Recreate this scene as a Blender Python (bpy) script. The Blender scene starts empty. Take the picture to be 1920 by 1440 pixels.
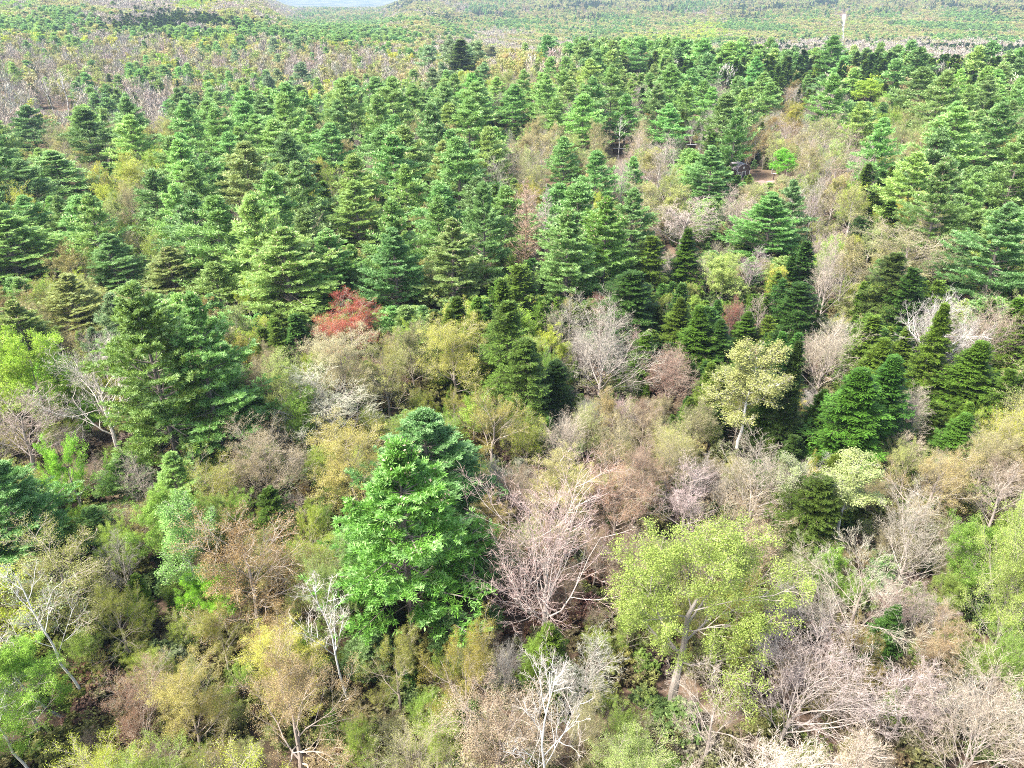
import bpy, math, random
import numpy as np

# ------------------------------------------------------------------ camera, world, sun, exposure
scene = bpy.context.scene
COL = scene.collection
CAM_H, PITCH, HFOV = 60.0, 28.2, 70.0
cam_d = bpy.data.cameras.new("camera")
cam = bpy.data.objects.new("camera", cam_d); COL.objects.link(cam)
cam.location = (0, 0, CAM_H)
cam.rotation_euler = (math.radians(90 - PITCH), 0, 0)
cam_d.sensor_fit = 'HORIZONTAL'; cam_d.angle = math.radians(HFOV)
cam_d.clip_start = 0.5; cam_d.clip_end = 60000
scene.camera = cam

SUN_EL, SUN_AZ = 52.0, -112.0        # azimuth measured clockwise from +y (view direction); the sun stands to the left, a little behind
world = bpy.data.worlds.new("World"); scene.world = world; world.use_nodes = True
wn = world.node_tree
sky = wn.nodes.new('ShaderNodeTexSky'); sky.sky_type = 'NISHITA'; sky.sun_disc = False
sky.sun_elevation = math.radians(SUN_EL); sky.sun_rotation = math.radians(SUN_AZ)
sky.air_density = 1.2; sky.dust_density = 3.0; sky.ozone_density = 0.6
wn.links.new(sky.outputs[0], wn.nodes['Background'].inputs[0])
wn.nodes['Background'].inputs[1].default_value = 0.15
sun_d = bpy.data.lights.new("sun", 'SUN'); sun = bpy.data.objects.new("sun", sun_d); COL.objects.link(sun)
sun_d.energy = 4.3; sun_d.angle = math.radians(11); sun_d.color = (1.0, 0.965, 0.91)
sun.rotation_euler = (math.radians(90 - SUN_EL), 0, math.radians(-SUN_AZ + 180))
scene.view_settings.view_transform = 'Standard'; scene.view_settings.look = 'None'
scene.view_settings.gamma = 1; scene.view_settings.exposure = 1.7
scene.cycles.max_bounces = 6; scene.cycles.diffuse_bounces = 3; scene.cycles.transmission_bounces = 3
scene.cycles.volume_bounces = 0; scene.cycles.transparent_max_bounces = 4
scene.cycles.use_denoising = False
scene.cycles.pixel_filter_type = 'BLACKMAN_HARRIS'; scene.cycles.filter_width = 1.0

rng = np.random.default_rng(7)
F = 960 / math.tan(math.radians(HFOV / 2))   # focal length in pixels of the 1920 px wide photograph

# ------------------------------------------------------------------ terrain
LD = [0, 140, 290, 430, 560, 820, 1120, 1600, 2600, 4000, 7000, 30000]
LZ = [0, 0, 5, -8, -9, 8, 23, 42, 44, 44, 44, 44]
RD = [0, 160, 500, 560, 900, 1700, 2300, 3300, 7000, 30000]
RZ = [0, 0, 13, 10, -22, -20, 0, 40, 42, 42]
VD = [0, 160, 480, 900, 1300, 2000, 3500, 7000, 9500, 11500, 30000]
VZ = [0, 0, 6, -8, -4, -14, -20, -38, 5, 52, 52]
def sstep(a, b, x):
    t = np.clip((x - a) / (b - a), 0, 1); return t * t * (3 - 2 * t)
def ground_z(x, y):
    x = np.asarray(x, float); y = np.asarray(y, float)
    D = np.maximum(np.hypot(x, y), 1e-3); u = x / np.maximum(y, 1.0)
    zl, zr, zv = np.interp(D, LD, LZ), np.interp(D, RD, RZ), np.interp(D, VD, VZ)
    wv = sstep(-0.32, -0.26, u) * (1 - sstep(-0.17, -0.10, u)) * sstep(500, 1500, D); wr = sstep(-0.22, -0.02, u)
    z = zl * (1 - wr) + zr * wr
    z = z * (1 - wv) + zv * wv
    z = np.where(y < 60, z * 0, z)
    far = sstep(900, 3000, D)
    return z + 0.5 * np.sin(x * .045 + 1) * np.cos(y * .037) + far * 7 * np.sin(x * .0021 + y * .0009) * np.sin(y * .0017 + 2)
def project(x, y, z):
    """where a point shows in the 1920x1440 photograph"""
    p = math.radians(PITCH); dz = np.asarray(z) - CAM_H
    fwd = y * math.cos(p) - dz * math.sin(p); up = y * math.sin(p) + dz * math.cos(p)
    fwd = np.maximum(fwd, 1e-3)
    return 960 + F * x / fwd, 720 - F * up / fwd
def place(px, ytop, ybase):
    """real position and height of a tree from where its foot and its top show"""
    ab = math.radians(PITCH) + math.atan((ybase - 720) / F); at = math.radians(PITCH) + math.atan((ytop - 720) / F)
    y = CAM_H / math.tan(ab)
    for _ in range(6):
        x = (px - 960) / F * (y * math.cos(math.radians(PITCH)) + (CAM_H - 8) * math.sin(math.radians(PITCH)))
        gz = float(ground_z(x, y)); y = (CAM_H - gz) / math.tan(ab)
    h = CAM_H - y * math.tan(at) - gz
    return x, y, gz, h

# ------------------------------------------------------------------ materials
def mat_new(name):
    m = bpy.data.materials.new(name); m.use_nodes = True; nt = m.node_tree
    nt.nodes.clear(); out = nt.nodes.new('ShaderNodeOutputMaterial'); return m, nt, out
def leaf_mat(name, trans, tip, tipw, vlo, vhi, rough=0.55, spec=0.25):
    """foliage: the tree's own colour, varied leaf by leaf, lighter tips (new growth, on pines painted highlights too), light passing through"""
    m, nt, out = mat_new(name); N, L = nt.nodes.new, nt.links.new
    a = N('ShaderNodeAttribute'); a.attribute_type = 'INSTANCER'; a.attribute_name = 'color'
    v = N('ShaderNodeAttribute'); v.attribute_type = 'GEOMETRY'; v.attribute_name = 'vary'
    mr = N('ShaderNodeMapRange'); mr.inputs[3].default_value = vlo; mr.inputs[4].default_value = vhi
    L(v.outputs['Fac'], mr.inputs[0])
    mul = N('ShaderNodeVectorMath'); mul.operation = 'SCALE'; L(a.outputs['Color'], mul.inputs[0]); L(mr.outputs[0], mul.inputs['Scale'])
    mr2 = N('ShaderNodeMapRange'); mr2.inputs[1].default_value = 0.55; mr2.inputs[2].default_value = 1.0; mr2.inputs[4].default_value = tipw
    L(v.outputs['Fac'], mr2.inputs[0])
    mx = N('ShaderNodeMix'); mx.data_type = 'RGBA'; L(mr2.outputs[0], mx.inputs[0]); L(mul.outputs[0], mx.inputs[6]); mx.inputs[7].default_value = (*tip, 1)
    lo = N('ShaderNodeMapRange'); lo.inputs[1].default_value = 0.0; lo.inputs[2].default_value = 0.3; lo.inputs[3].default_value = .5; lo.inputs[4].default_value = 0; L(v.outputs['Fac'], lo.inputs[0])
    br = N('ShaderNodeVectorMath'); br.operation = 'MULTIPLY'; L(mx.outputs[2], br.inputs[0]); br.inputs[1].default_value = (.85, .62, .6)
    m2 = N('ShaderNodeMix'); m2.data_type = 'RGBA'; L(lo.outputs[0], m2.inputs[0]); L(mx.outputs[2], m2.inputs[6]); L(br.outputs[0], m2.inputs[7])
    p = N('ShaderNodeBsdfPrincipled'); p.inputs['Roughness'].default_value = rough; p.inputs['Specular IOR Level'].default_value = spec
    L(m2.outputs[2], p.inputs['Base Color'])
    if trans > 0:
        t = N('ShaderNodeBsdfTranslucent'); L(m2.outputs[2], t.inputs[0])
        ms = N('ShaderNodeMixShader'); ms.inputs[0].default_value = trans
        L(p.outputs[0], ms.inputs[1]); L(t.outputs[0], ms.inputs[2]); L(ms.outputs[0], out.inputs[0])
    else: L(p.outputs[0], out.inputs[0])
    return m
def bark_mat(name, fixed=None, birch=False):
    m, nt, out = mat_new(name); N, L = nt.nodes.new, nt.links.new
    tc = N('ShaderNodeTexCoord'); mp = N('ShaderNodeMapping'); mp.inputs['Scale'].default_value = (3, 3, 1.2) if not birch else (2, 2, 7)
    nz = N('ShaderNodeTexNoise'); nz.inputs['Scale'].default_value = 1.4; nz.inputs['Detail'].default_value = 4
    L(tc.outputs['Object'], mp.inputs[0]); L(mp.outputs[0], nz.inputs[0])
    r = N('ShaderNodeValToRGB')
    r.color_ramp.elements[0].position = 0.36 if birch else 0.3; r.color_ramp.elements[1].position = 0.46 if birch else 0.72
    r.color_ramp.elements[0].color = (.16, .14, .13, 1) if birch else (.55, .53, .5, 1); r.color_ramp.elements[1].color = (1, 1, 1, 1) if birch else (1.25, 1.22, 1.2, 1)
    L(nz.outputs[0], r.inputs[0])
    mul = N('ShaderNodeVectorMath'); mul.operation = 'MULTIPLY'; L(r.outputs[0], mul.inputs[0])
    if fixed: mul.inputs[1].default_value = fixed
    else:
        a = N('ShaderNodeAttribute'); a.attribute_type = 'INSTANCER'; a.attribute_name = 'color'; L(a.outputs['Color'], mul.inputs[1])
    p = N('ShaderNodeBsdfPrincipled'); p.inputs['Roughness'].default_value = .85; p.inputs['Specular IOR Level'].default_value = .15
    L(mul.outputs[0], p.inputs['Base Color']); L(p.outputs[0], out.inputs[0]); return m
def plain_mat(name, c, rough=.7, metal=0, noise=0.0, scale=6):
    m, nt, out = mat_new(name); N, L = nt.nodes.new, nt.links.new
    p = N('ShaderNodeBsdfPrincipled'); p.inputs['Roughness'].default_value = rough; p.inputs['Metallic'].default_value = metal
    tc = N('ShaderNodeTexCoord'); nz = N('ShaderNodeTexNoise'); nz.inputs['Scale'].default_value = scale; nz.inputs['Detail'].default_value = 5
    L(tc.outputs['Object'], nz.inputs[0])
    mx = N('ShaderNodeMix'); mx.data_type = 'RGBA'; L(nz.outputs[0], mx.inputs[0])
    mx.inputs[6].default_value = (*[k * (1 - noise) for k in c], 1); mx.inputs[7].default_value = (*[k * (1 + noise) for k in c], 1)
    L(mx.outputs[2], p.inputs['Base Color']); L(p.outputs[0], out.inputs[0]); return m

M_NEEDLE = leaf_mat('pine_needles', .42, (.46, .56, .33), .50, .40, 1.30)
M_SPRAY = leaf_mat('hemlock_sprays', .22, (.16, .22, .05), .55, .45, 1.3)
M_LEAF = leaf_mat('spring_leaves', .42, (.62, .60, .22), .30, .55, 1.35)
M_TWIG = leaf_mat('twigs', 0, (.5, .44, .38), .35, .55, 1.25, .8, .15)
M_CONE = None
M_CONE = plain_mat('pine_cone_tips', (.40, .29, .19), .8, 0, .35, 3)
M_TWIG_PALE = plain_mat('pale_twigs', (.36, .32, .27), .8, 0, .3, 2); M_TWIG_TAN = plain_mat('tan_twigs', (.30, .255, .19), .8, 0, .35, 2)
M_BARK = bark_mat('bark'); M_BIRCH = bark_mat('birch_bark', birch=True)
M_BARK_FIX = bark_mat('bark_brown', (.17, .14, .12)); M_BARK_PALE = bark_mat('bark_pale', (.42, .38, .34))

# ------------------------------------------------------------------ mesh of quads
class Q:
    def __init__(s): s.v, s.m, s.a = [], [], []
    def add(s, quads, mat, vary):
        n = len(quads)
        if n == 0: return
        s.v.append(np.asarray(quads, np.float32).reshape(n, 4, 3)); s.m.append(np.full(n, mat, np.int32)); s.a.append(np.broadcast_to(np.asarray(vary, np.float32), (n,)).copy())
    def merged(s, other, off):
        q = Q(); q.v = s.v + other.v; q.a = s.a + other.a; q.m = s.m + [m + off for m in other.m]; return q
    def mesh(s, name, mats, sx=1, sz=1):
        v = np.concatenate(s.v); m = np.concatenate(s.m); a = np.concatenate(s.a); n = len(v)
        me = bpy.data.meshes.new(name); v = v.reshape(-1, 3) * np.array([sx, sx, sz], np.float32)
        me.vertices.add(n * 4); me.vertices.foreach_set('co', v.ravel())
        me.loops.add(n * 4); me.loops.foreach_set('vertex_index', np.arange(n * 4, dtype=np.int32))
        me.polygons.add(n); me.polygons.foreach_set('loop_start', np.arange(0, n * 4, 4, dtype=np.int32)); me.polygons.foreach_set('material_index', m)
        at = me.attributes.new('vary', 'FLOAT', 'FACE'); at.data.foreach_set('value', a)
        for k in mats: me.materials.append(k)
        me.update(calc_edges=True); return me
def unit(v): return v / np.maximum(np.linalg.norm(v, axis=-1, keepdims=True), 1e-9)
def perp(d):
    ref = np.where(np.abs(d[..., 2:3]) < .9, np.array([0, 0, 1.]), np.array([1., 0, 0])); a = unit(np.cross(d, ref)); return a, np.cross(d, a)
def tubes(p0, p1, r0, r1, sides):
    d = unit(p1 - p0); a, b = perp(d); out = []
    p0e = p0 - d * r0[:, None] * .3
    for k in range(sides):
        t0, t1 = 2 * math.pi * k / sides, 2 * math.pi * (k + 1) / sides
        c0, c1 = a * math.cos(t0) + b * math.sin(t0), a * math.cos(t1) + b * math.sin(t1)
        out.append(np.stack([p0e + c0 * r0[:, None], p0e + c1 * r0[:, None], p1 + c1 * r1[:, None], p1 + c0 * r1[:, None]], 1))
    return np.concatenate(out)
def ribbons(p0, p1, w, r):
    d = unit(p1 - p0); a = unit(np.cross(d, r.normal(size=d.shape))) * w[:, None]
    return np.stack([p0 - a, p0 + a, p1 + a * .5, p1 - a * .5], 1)
def blades(c, d, la, lb, r, flat=0.0):
    """narrow diamonds from c along d"""
    a = unit(np.cross(d, r.normal(size=d.shape) * (1 - flat) + np.array([0, 0, 1.]) * flat * 3)) * lb[:, None]; t = c + d * la[:, None]; mid = c + d * la[:, None] * .5
    return np.stack([c, mid + a, t, mid - a], 1)
def leaves(c, size, r, up=.6):
    n = unit(r.normal(size=c.shape) + np.array([0, 0, up])); a, b = perp(n); th = r.uniform(0, 6.28, len(c))[:, None]
    u = (a * np.cos(th) + b * np.sin(th)) * size[:, None]; w = (-a * np.sin(th) + b * np.cos(th)) * size[:, None] * .7
    return np.stack([c - u, c + w, c + u, c - w], 1)
def spawn(nodes, rad, n, t0, t1, lenf, ang, K, trop, wig, r, rf=.5, minr=.008, taper=.3, flat=None):
    """n children on each parent polyline; returns nodes (M,K,3), radii (M,K), t (M)"""
    N_, Kp = nodes.shape[0], nodes.shape[1]
    plen = np.linalg.norm(np.diff(nodes, axis=1), axis=2).sum(1)
    t = (np.arange(n)[None, :] + r.uniform(0, 1, (N_, n))) / n * (t1 - t0) + t0
    f = t * (Kp - 1); i = np.minimum(f.astype(int), Kp - 2); w = (f - i)[..., None]; rows = np.arange(N_)[:, None]
    p = nodes[rows, i] * (1 - w) + nodes[rows, i + 1] * w; d = unit(nodes[rows, i + 1] - nodes[rows, i])
    pr = rad[rows, i] * (1 - w[..., 0]) + rad[rows, i + 1] * w[..., 0]
    a, b = perp(d)
    phi = (np.arange(n)[None, :] * 2.4 + r.uniform(0, 6.28, (N_, 1)) + r.normal(0, .5, (N_, n)))[..., None]
    if flat is not None:
        side = np.where((np.arange(n)[None, :, None] % 2) == 0, 1., -1.); o = a * side + b * r.normal(0, flat, (N_, n, 1))
    else: o = a * np.cos(phi) + b * np.sin(phi)
    an = np.radians(ang(t) if callable(ang) else ang) + r.normal(0, .14, (N_, n)); an = an[..., None]
    cd = unit(d * np.cos(an) + unit(o) * np.sin(an)).reshape(-1, 3)
    L = ((lenf(t) if callable(lenf) else lenf) * plen[:, None] * r.uniform(.62, 1.25, (N_, n))).reshape(-1)
    out = np.zeros((len(L), K, 3)); out[:, 0] = p.reshape(-1, 3); cur = cd
    for k in range(1, K):
        out[:, k] = out[:, k - 1] + cur * (L / (K - 1))[:, None]
        cur = unit(cur + np.array([0, 0, trop]) + r.normal(0, wig, cur.shape))
    r0 = np.maximum(pr.reshape(-1) * rf, minr)
    return out, r0[:, None] * np.linspace(1, taper, K)[None], t.reshape(-1)
def segs(nodes, rad, sides, q, mat, vary):
    p0, p1 = nodes[:, :-1].reshape(-1, 3), nodes[:, 1:].reshape(-1, 3)
    n = len(p0); qd = tubes(p0, p1, rad[:, :-1].reshape(-1), rad[:, 1:].reshape(-1), sides)
    va = np.tile(vary(n) if callable(vary) else np.full(n, vary), sides); q.add(qd, mat, va)
def clumpv(c, r, scale=1.1, amp=.28):
    """light and dark clumps: leaf colour varies smoothly through the crown"""
    k = r.normal(size=(3, 3)) / scale; ph = r.uniform(0, 6.28, 3)
    s = sum(np.sin(c @ k[i] + ph[i]) for i in range(3)) / 3
    return np.clip(.45 + amp * s + r.normal(0, .2, len(c)), 0, 1)

# each builder returns (trunk Q, crown Q, height, crown radius)
def broadleaf(seed, lod, form='maple', leaf=0.0, lsize=.1):
    r = np.random.default_rng(seed); h = 18.0; T, C = Q(), Q()
    fork = {'maple': .30, 'vase': .22, 'birch': .42, 'snag': .40, 'oak': .34, 'shrub': .05}[form]
    K = 9; z = np.linspace(0, 1, K)
    top = {'maple': .82, 'vase': .62, 'birch': .98, 'snag': .98, 'oak': .72, 'shrub': .5}[form] * h
    tn = np.stack([np.cumsum(r.normal(0, .12, K)), np.cumsum(r.normal(0, .12, K)), z * top], 1)[None]; tn[0, :, :2] -= tn[0, 0, :2]
    R0 = {'maple': .24, 'vase': .26, 'birch': .13, 'snag': .12, 'oak': .34, 'shrub': .08}[form]
    tr = (R0 * (1 - z * .8))[None]
    segs(tn, tr, 7, T, 0, .5)
    if form == 'birch': g = dict(n=13, t0=fork, t1=.98, lenf=lambda t: .34 - .22 * t, ang=lambda t: 44 - 12 * t, trop=.10)
    elif form == 'snag': g = dict(n=11, t0=fork, t1=.97, lenf=lambda t: .42 - .28 * t, ang=lambda t: 36 - 12 * t, trop=.12)
    elif form == 'vase': g = dict(n=20, t0=fork, t1=1., lenf=lambda t: .86 - .15 * t, ang=lambda t: 44 - 28 * t, trop=.10)
    elif form == 'oak': g = dict(n=13, t0=fork, t1=1., lenf=lambda t: .62 - .2 * t, ang=lambda t: 62 - 30 * t, trop=.05)
    elif form == 'shrub': g = dict(n=12, t0=fork, t1=1., lenf=lambda t: 1.0 - .3 * t, ang=lambda t: 40 - 15 * t, trop=.03)
    else: g = dict(n=17, t0=fork, t1=1., lenf=lambda t: .50 - .22 * t, ang=lambda t: 50 - 25 * t, trop=.09)
    wig = {'maple': .10, 'vase': .10, 'birch': .10, 'snag': .055, 'oak': .2, 'shrub': .12}[form]
    n1, r1, _ = spawn(tn, tr, g['n'], g['t0'], g['t1'], g['lenf'], g['ang'], 6, g['trop'], wig, r, .40, .03)
    if lod < 2: segs(n1, r1, 5 if lod == 0 else 4, T, 0, .5)
    else: segs(n1, r1, 3, T, 0, .5)
    n2, r2, _ = spawn(n1, r1, (8, 6, 3)[lod] - (3 if form == 'snag' and lod < 2 else 0), .22, 1., lambda t: .52 - .18 * t, 36, 5, .11, .11, r, .6, .02)
    if lod < 2: segs(n2, r2, 3, T if lod == 0 else C, 0, .5)
    if lod == 2:
        c = n2[:, 1:].reshape(-1, 3); P = int(1 + leaf * 1.5)
        c = np.repeat(c, P, 0) + r.normal(0, .45, (len(c) * P, 3))
        pts = c
        C.add(ribbons(n2[:, 0], n2[:, -1], np.full(len(n2), .05), r), 0, r.uniform(0, 1, len(n2)))
        if leaf > 0: C.add(leaves(c, r.uniform(.30, .58, len(c)), r), 1, clumpv(c, r))
        else: C.add(ribbons(c, c + unit(r.normal(0, .5, c.shape) + [0, 0, 1.3]) * 1.5, np.full(len(c), .13), r), 0, r.uniform(0, 1, len(c)))
    else:
        n3, r3, _ = spawn(n2, r2, (5, 4)[lod] - {'birch': 1, 'snag': 2}.get(form, 0), .2, 1., lambda t: .50 - .15 * t, 34, 4, .10, .13, r, .6, .014)
        segs(n3, r3, 3, C, 0, lambda n: r.uniform(0, 1, n))
        n4, r4, _ = spawn(n3, r3, (5, 4)[lod], .15, 1., lambda t: .62 - .2 * t, 32, 3, .10, .13, r, .6, .011 if lod == 0 else .02)
        pa, pb = n4[:, :-1].reshape(-1, 3), n4[:, 1:].reshape(-1, 3)
        w = .009 if lod == 0 else .018
        C.add(ribbons(pa, pb, np.full(len(pa), w), r), 0, r.uniform(0, 1, len(pa)))
        c = np.concatenate([n4[:, 1], n4[:, 2]])
        if lod == 0 and leaf < 3:
            n5, r5, _ = spawn(n4, r4, 2, .3, 1., .7, 30, 2, .02, .1, r)
            C.add(ribbons(n5[:, 0], n5[:, 1], np.full(len(n5), .008), r), 0, r.uniform(0, 1, len(n5)))
            c = np.concatenate([c, n5[:, 1]])
        pts = c
        if leaf > 0:
            cl = np.repeat(c, int(math.ceil(leaf)), 0); keep = r.uniform(0, 1, len(cl)) < leaf / math.ceil(leaf)
            cl = cl[keep]; cl = cl + r.normal(0, .16 if lod == 0 else .22, cl.shape)
            s = r.uniform(.6, 1.35, len(cl)) * lsize * (1 if lod == 0 else 1.7)
            C.add(leaves(cl, s, r), 1, clumpv(cl, r))
    rad = np.percentile(np.hypot(pts[:, 0], pts[:, 1]), 92)
    for q in (T, C):
        for k in range(len(q.v)):
            ok = np.hypot(q.v[k][:, :, 0], q.v[k][:, :, 1]).max(1) < rad * 1.22; q.v[k], q.m[k], q.a[k] = q.v[k][ok], q.m[k][ok], q.a[k][ok]
    return T, C, float(np.percentile(pts[:, 2], 99.5)), float(rad)

def conifer(seed, lod, form='pine', dead=False):
    r = np.random.default_rng(seed); h = 20.0; T, C = Q(), Q()
    K = 8; z = np.linspace(0, 1, K)
    tn = np.stack([np.cumsum(r.normal(0, .07, K)), np.cumsum(r.normal(0, .07, K)), z * h], 1)[None]; tn[0, :, :2] -= tn[0, 0, :2]
    tr = (.27 * (1 - z * .93))[None]; segs(tn, tr, 7 if lod == 0 else 4, T, 0, .5)
    pine = form == 'pine'; R = {'pine': 5.2, 'spruce': 3.4, 'hemlock': 4.0}[form]
    zb = {'pine': .20, 'spruce': .08, 'hemlock': .10}[form]
    nb = {'pine': (120, 84, 40), 'spruce': (210, 120, 50), 'hemlock': (200, 120, 50)}[form][lod]
    t = zb + (1 - zb) * (np.arange(nb) + r.uniform(0, 1, nb)) / nb; t = np.minimum(t, .985)
    if pine: t = zb + (1 - zb) * (np.round((t - zb) / (1 - zb) * 18 + r.normal(0, .24, nb)) / 18); t = np.clip(t, zb, .985)
    s = (t - zb) / (1 - zb)
    if pine: env = np.clip(1.06 * (1 - s) ** .82, 0, 1) * np.interp(s, [0, .12, .3, 1], [.55, .85, 1, 1]) + .035
    elif form == 'spruce': env = ((1 - s) ** .85 + .05) * (1 + .12 * np.sin(s * 23 + seed))
    else: env = np.sqrt(np.clip(1 - s ** 1.7, 0, 1)) * np.interp(s, [0, .2, 1], [.75, 1, .95]) + .03
    lump = 1 + .13 * np.sin(t * 17 + r.uniform(0, 6)) if pine else 1
    Lb = R * env * r.uniform(.55, 1.18, nb) * np.where(r.random(nb) < .12, .45, 1) * lump
    phi = np.arange(nb) * 2.4 + r.normal(0, .35, nb); lop = 1 + .16 * np.cos(phi - r.uniform(0, 6.28)); Lb = Lb * lop
    if pine: el = np.radians(np.interp(s, [0, .5, .85, 1], [4, 20, 40, 56]) + r.normal(0, 10, nb)); trop = .07
    elif form == 'spruce': el = np.radians(np.interp(s, [0, .5, 1], [-14, 2, 45]) + r.normal(0, 5, nb)); trop = .02
    else: el = np.radians(np.interp(s, [0, .5, 1], [-4, 10, 50]) + r.normal(0, 7, nb)); trop = -.05
    d = np.stack([np.cos(phi) * np.cos(el), np.sin(phi) * np.cos(el), np.sin(el)], 1)
    f = t * (K - 1); i = np.minimum(f.astype(int), K - 2); w = (f - i)[:, None]; p = tn[0][i] * (1 - w) + tn[0][i + 1] * w
    Kb = 6; nodes = np.zeros((nb, Kb, 3)); nodes[:, 0] = p; cur = d
    for k in range(1, Kb):
        nodes[:, k] = nodes[:, k - 1] + cur * (Lb / (Kb - 1))[:, None]; cur = unit(cur + [0, 0, trop] + r.normal(0, .06, cur.shape))
    rb = (.022 + .010 * Lb)[:, None] * np.linspace(1, .25, Kb)[None]
    if lod < 2 or dead: segs(nodes, rb, 3, T, 0, .5)
    nl = {'pine': (13, 8, 5), 'spruce': (9, 6, 3), 'hemlock': (10, 6, 3)}[form][lod]
    n2, r2, _ = spawn(nodes, rb, nl, .38 if pine else .12, 1., lambda t: .42 - .20 * t, 48, 4, .05 if pine else -.03, .10, r, .5, .008, .4, .10 if pine else .18)
    if dead:
        C.add(ribbons(n2[:, 0], n2[:, -1], np.full(len(n2), .02), r), 0, r.uniform(0, 1, len(n2)))
        n3, _, _ = spawn(n2, r2, 4, .2, 1., .5, 40, 2, 0, .1, r); C.add(ribbons(n3[:, 0], n3[:, -1], np.full(len(n3), .014), r), 0, r.uniform(0, 1, len(n3)))
        return T, C, h, float(np.percentile(np.hypot(n2[:, -1, 0], n2[:, -1, 1]), 92))
    if lod == 0: C.add(ribbons(n2[:, 0], n2[:, -1], np.full(len(n2), .012), r), 0, .3)
    # tufts: on the branchlets and on the outer branch itself
    c = np.concatenate([n2[:, 1:].reshape(-1, 3), nodes[:, 3:].reshape(-1, 3)])
    bd = np.concatenate([np.repeat(unit(n2[:, -1] - n2[:, 0]), n2.shape[1] - 1, 0), np.repeat(unit(nodes[:, -1] - nodes[:, 0]), 3, 0)])
    lead = tn[:, -1] + np.array([[0, 0, .3]]); c = np.concatenate([c, lead, lead - [0, 0, .5]]); bd = np.concatenate([bd, [[0, 0, 1.]], [[0, 0, 1.]]])
    nbl = {'pine': (20, 7, 4), 'spruce': (8, 4, 3), 'hemlock': (8, 4, 3)}[form][lod]
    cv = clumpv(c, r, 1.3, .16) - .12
    if pine: cv = cv + .42 * np.clip((np.concatenate([np.tile([.3, .65, 1.], len(n2)), np.tile([.4, .7, 1.], nb), [1, 1]]) - .3) / .7, 0, 1) * (.55 + .6 * np.clip(c[:, 2] / h, 0, 1))  # outer tips and tops lightened: highlights put into the needle colour, with new growth
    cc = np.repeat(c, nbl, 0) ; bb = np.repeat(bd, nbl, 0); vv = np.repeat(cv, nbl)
    if pine:
        cc = cc + r.normal(0, (.07, .16, .34)[lod], cc.shape) * np.array([1, 1, .6]); dd = unit(bb * .8 + np.array([0, 0, .5]) + r.normal(0, .55, cc.shape))
        la = r.uniform(.22, .36, len(cc)) * (1, 1.9, 3.8)[lod]; lb = la * (.11, .13, .17)[lod]; q = blades(cc, dd, la, lb, r)
    else:
        cc = cc + r.normal(0, (.10, .16, .3)[lod], cc.shape) * np.array([1, 1, .5]); dd = unit(bb * .8 + np.array([0, 0, -.05]) + r.normal(0, .5, cc.shape) * np.array([1, 1, .55]))
        la = r.uniform(.24, .42, len(cc)) * (1, 1.5, 2.8)[lod]; lb = la * (.13, .2, .28)[lod]; q = blades(cc, dd, la, lb, r, .55)
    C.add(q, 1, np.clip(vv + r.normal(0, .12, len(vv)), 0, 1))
    if pine and seed % 2 == 1:        # tan pollen cones in the upper crown
        tip = nodes[s > .45][:, -1]; tip = tip[r.uniform(0, 1, len(tip)) < .75]; tc = np.repeat(tip, (9, 6, 4)[lod], 0)
        C.add(blades(tc + r.normal(0, .2, tc.shape), unit(r.normal(0, .5, tc.shape) + [0, 0, .9]), r.uniform(.15, .3, len(tc)) * (1, 1.5, 2.5)[lod], np.full(len(tc), .05 * (1, 1.6, 3)[lod]), r), 2, .5)
    return T, C, h, float(np.percentile(np.hypot(n2[:, -1, 0], n2[:, -1, 1]), 92))

# ------------------------------------------------------------------ library: three levels of detail for each kind
SPEC = {  # kind: (builder, kwargs list, crown materials, trunk materials, fixed bark for far copies)
    'white_pine': (conifer, [dict(form='pine')] * 5, [M_TWIG, M_NEEDLE, M_CONE], M_BARK, M_BARK_FIX, (5, 4, 3)),
    'spruce_tree': (conifer, [dict(form='spruce'), dict(form='spruce'), dict(form='hemlock'), dict(form='hemlock')], [M_TWIG, M_SPRAY], M_BARK, M_BARK_FIX, (4, 4, 2)),
    'dead_pine': (conifer, [dict(form='pine', dead=True)], [M_TWIG], M_BARK, M_BARK_FIX, (1, 0, 0)),
    'bare_tree': (broadleaf, [dict(form=f, leaf=0) for f in ('vase', 'maple', 'vase', 'maple', 'oak')], [M_TWIG, M_LEAF], M_BARK, M_BARK_PALE, (5, 4, 2)),
    'budding_tree': (broadleaf, [dict(form=f, leaf=l, lsize=.056) for f, l in (('maple', 2.2), ('vase', 2.8), ('oak', 5), ('maple', 4.4), ('vase', 1.9))], [M_TWIG_TAN, M_LEAF], M_BARK, M_BARK_PALE, (10, 4, 3)),
    'leafing_tree': (broadleaf, [dict(form=f, leaf=l, lsize=.078) for f, l in (('maple', 6), ('oak', 6), ('vase', 5), ('maple', 4.6))], [M_TWIG_TAN, M_LEAF], M_BARK, M_BARK_PALE, (8, 3, 2)),
    'birch_tree': (broadleaf, [dict(form='snag' if l < .6 else 'birch', leaf=l, lsize=.06) for l in (1.6, .4, 2.6, 0)], [M_TWIG_PALE, M_LEAF], M_BIRCH, M_BARK_PALE, (4, 2, 1)),
    'shrub': (broadleaf, [dict(form='shrub', leaf=l, lsize=.24) for l in (3.5, 2.0, .6, 2.8)], [M_TWIG, M_LEAF], M_BARK, M_BARK_FIX, (0, 4, 0)),
}
LIB = {}
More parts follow.
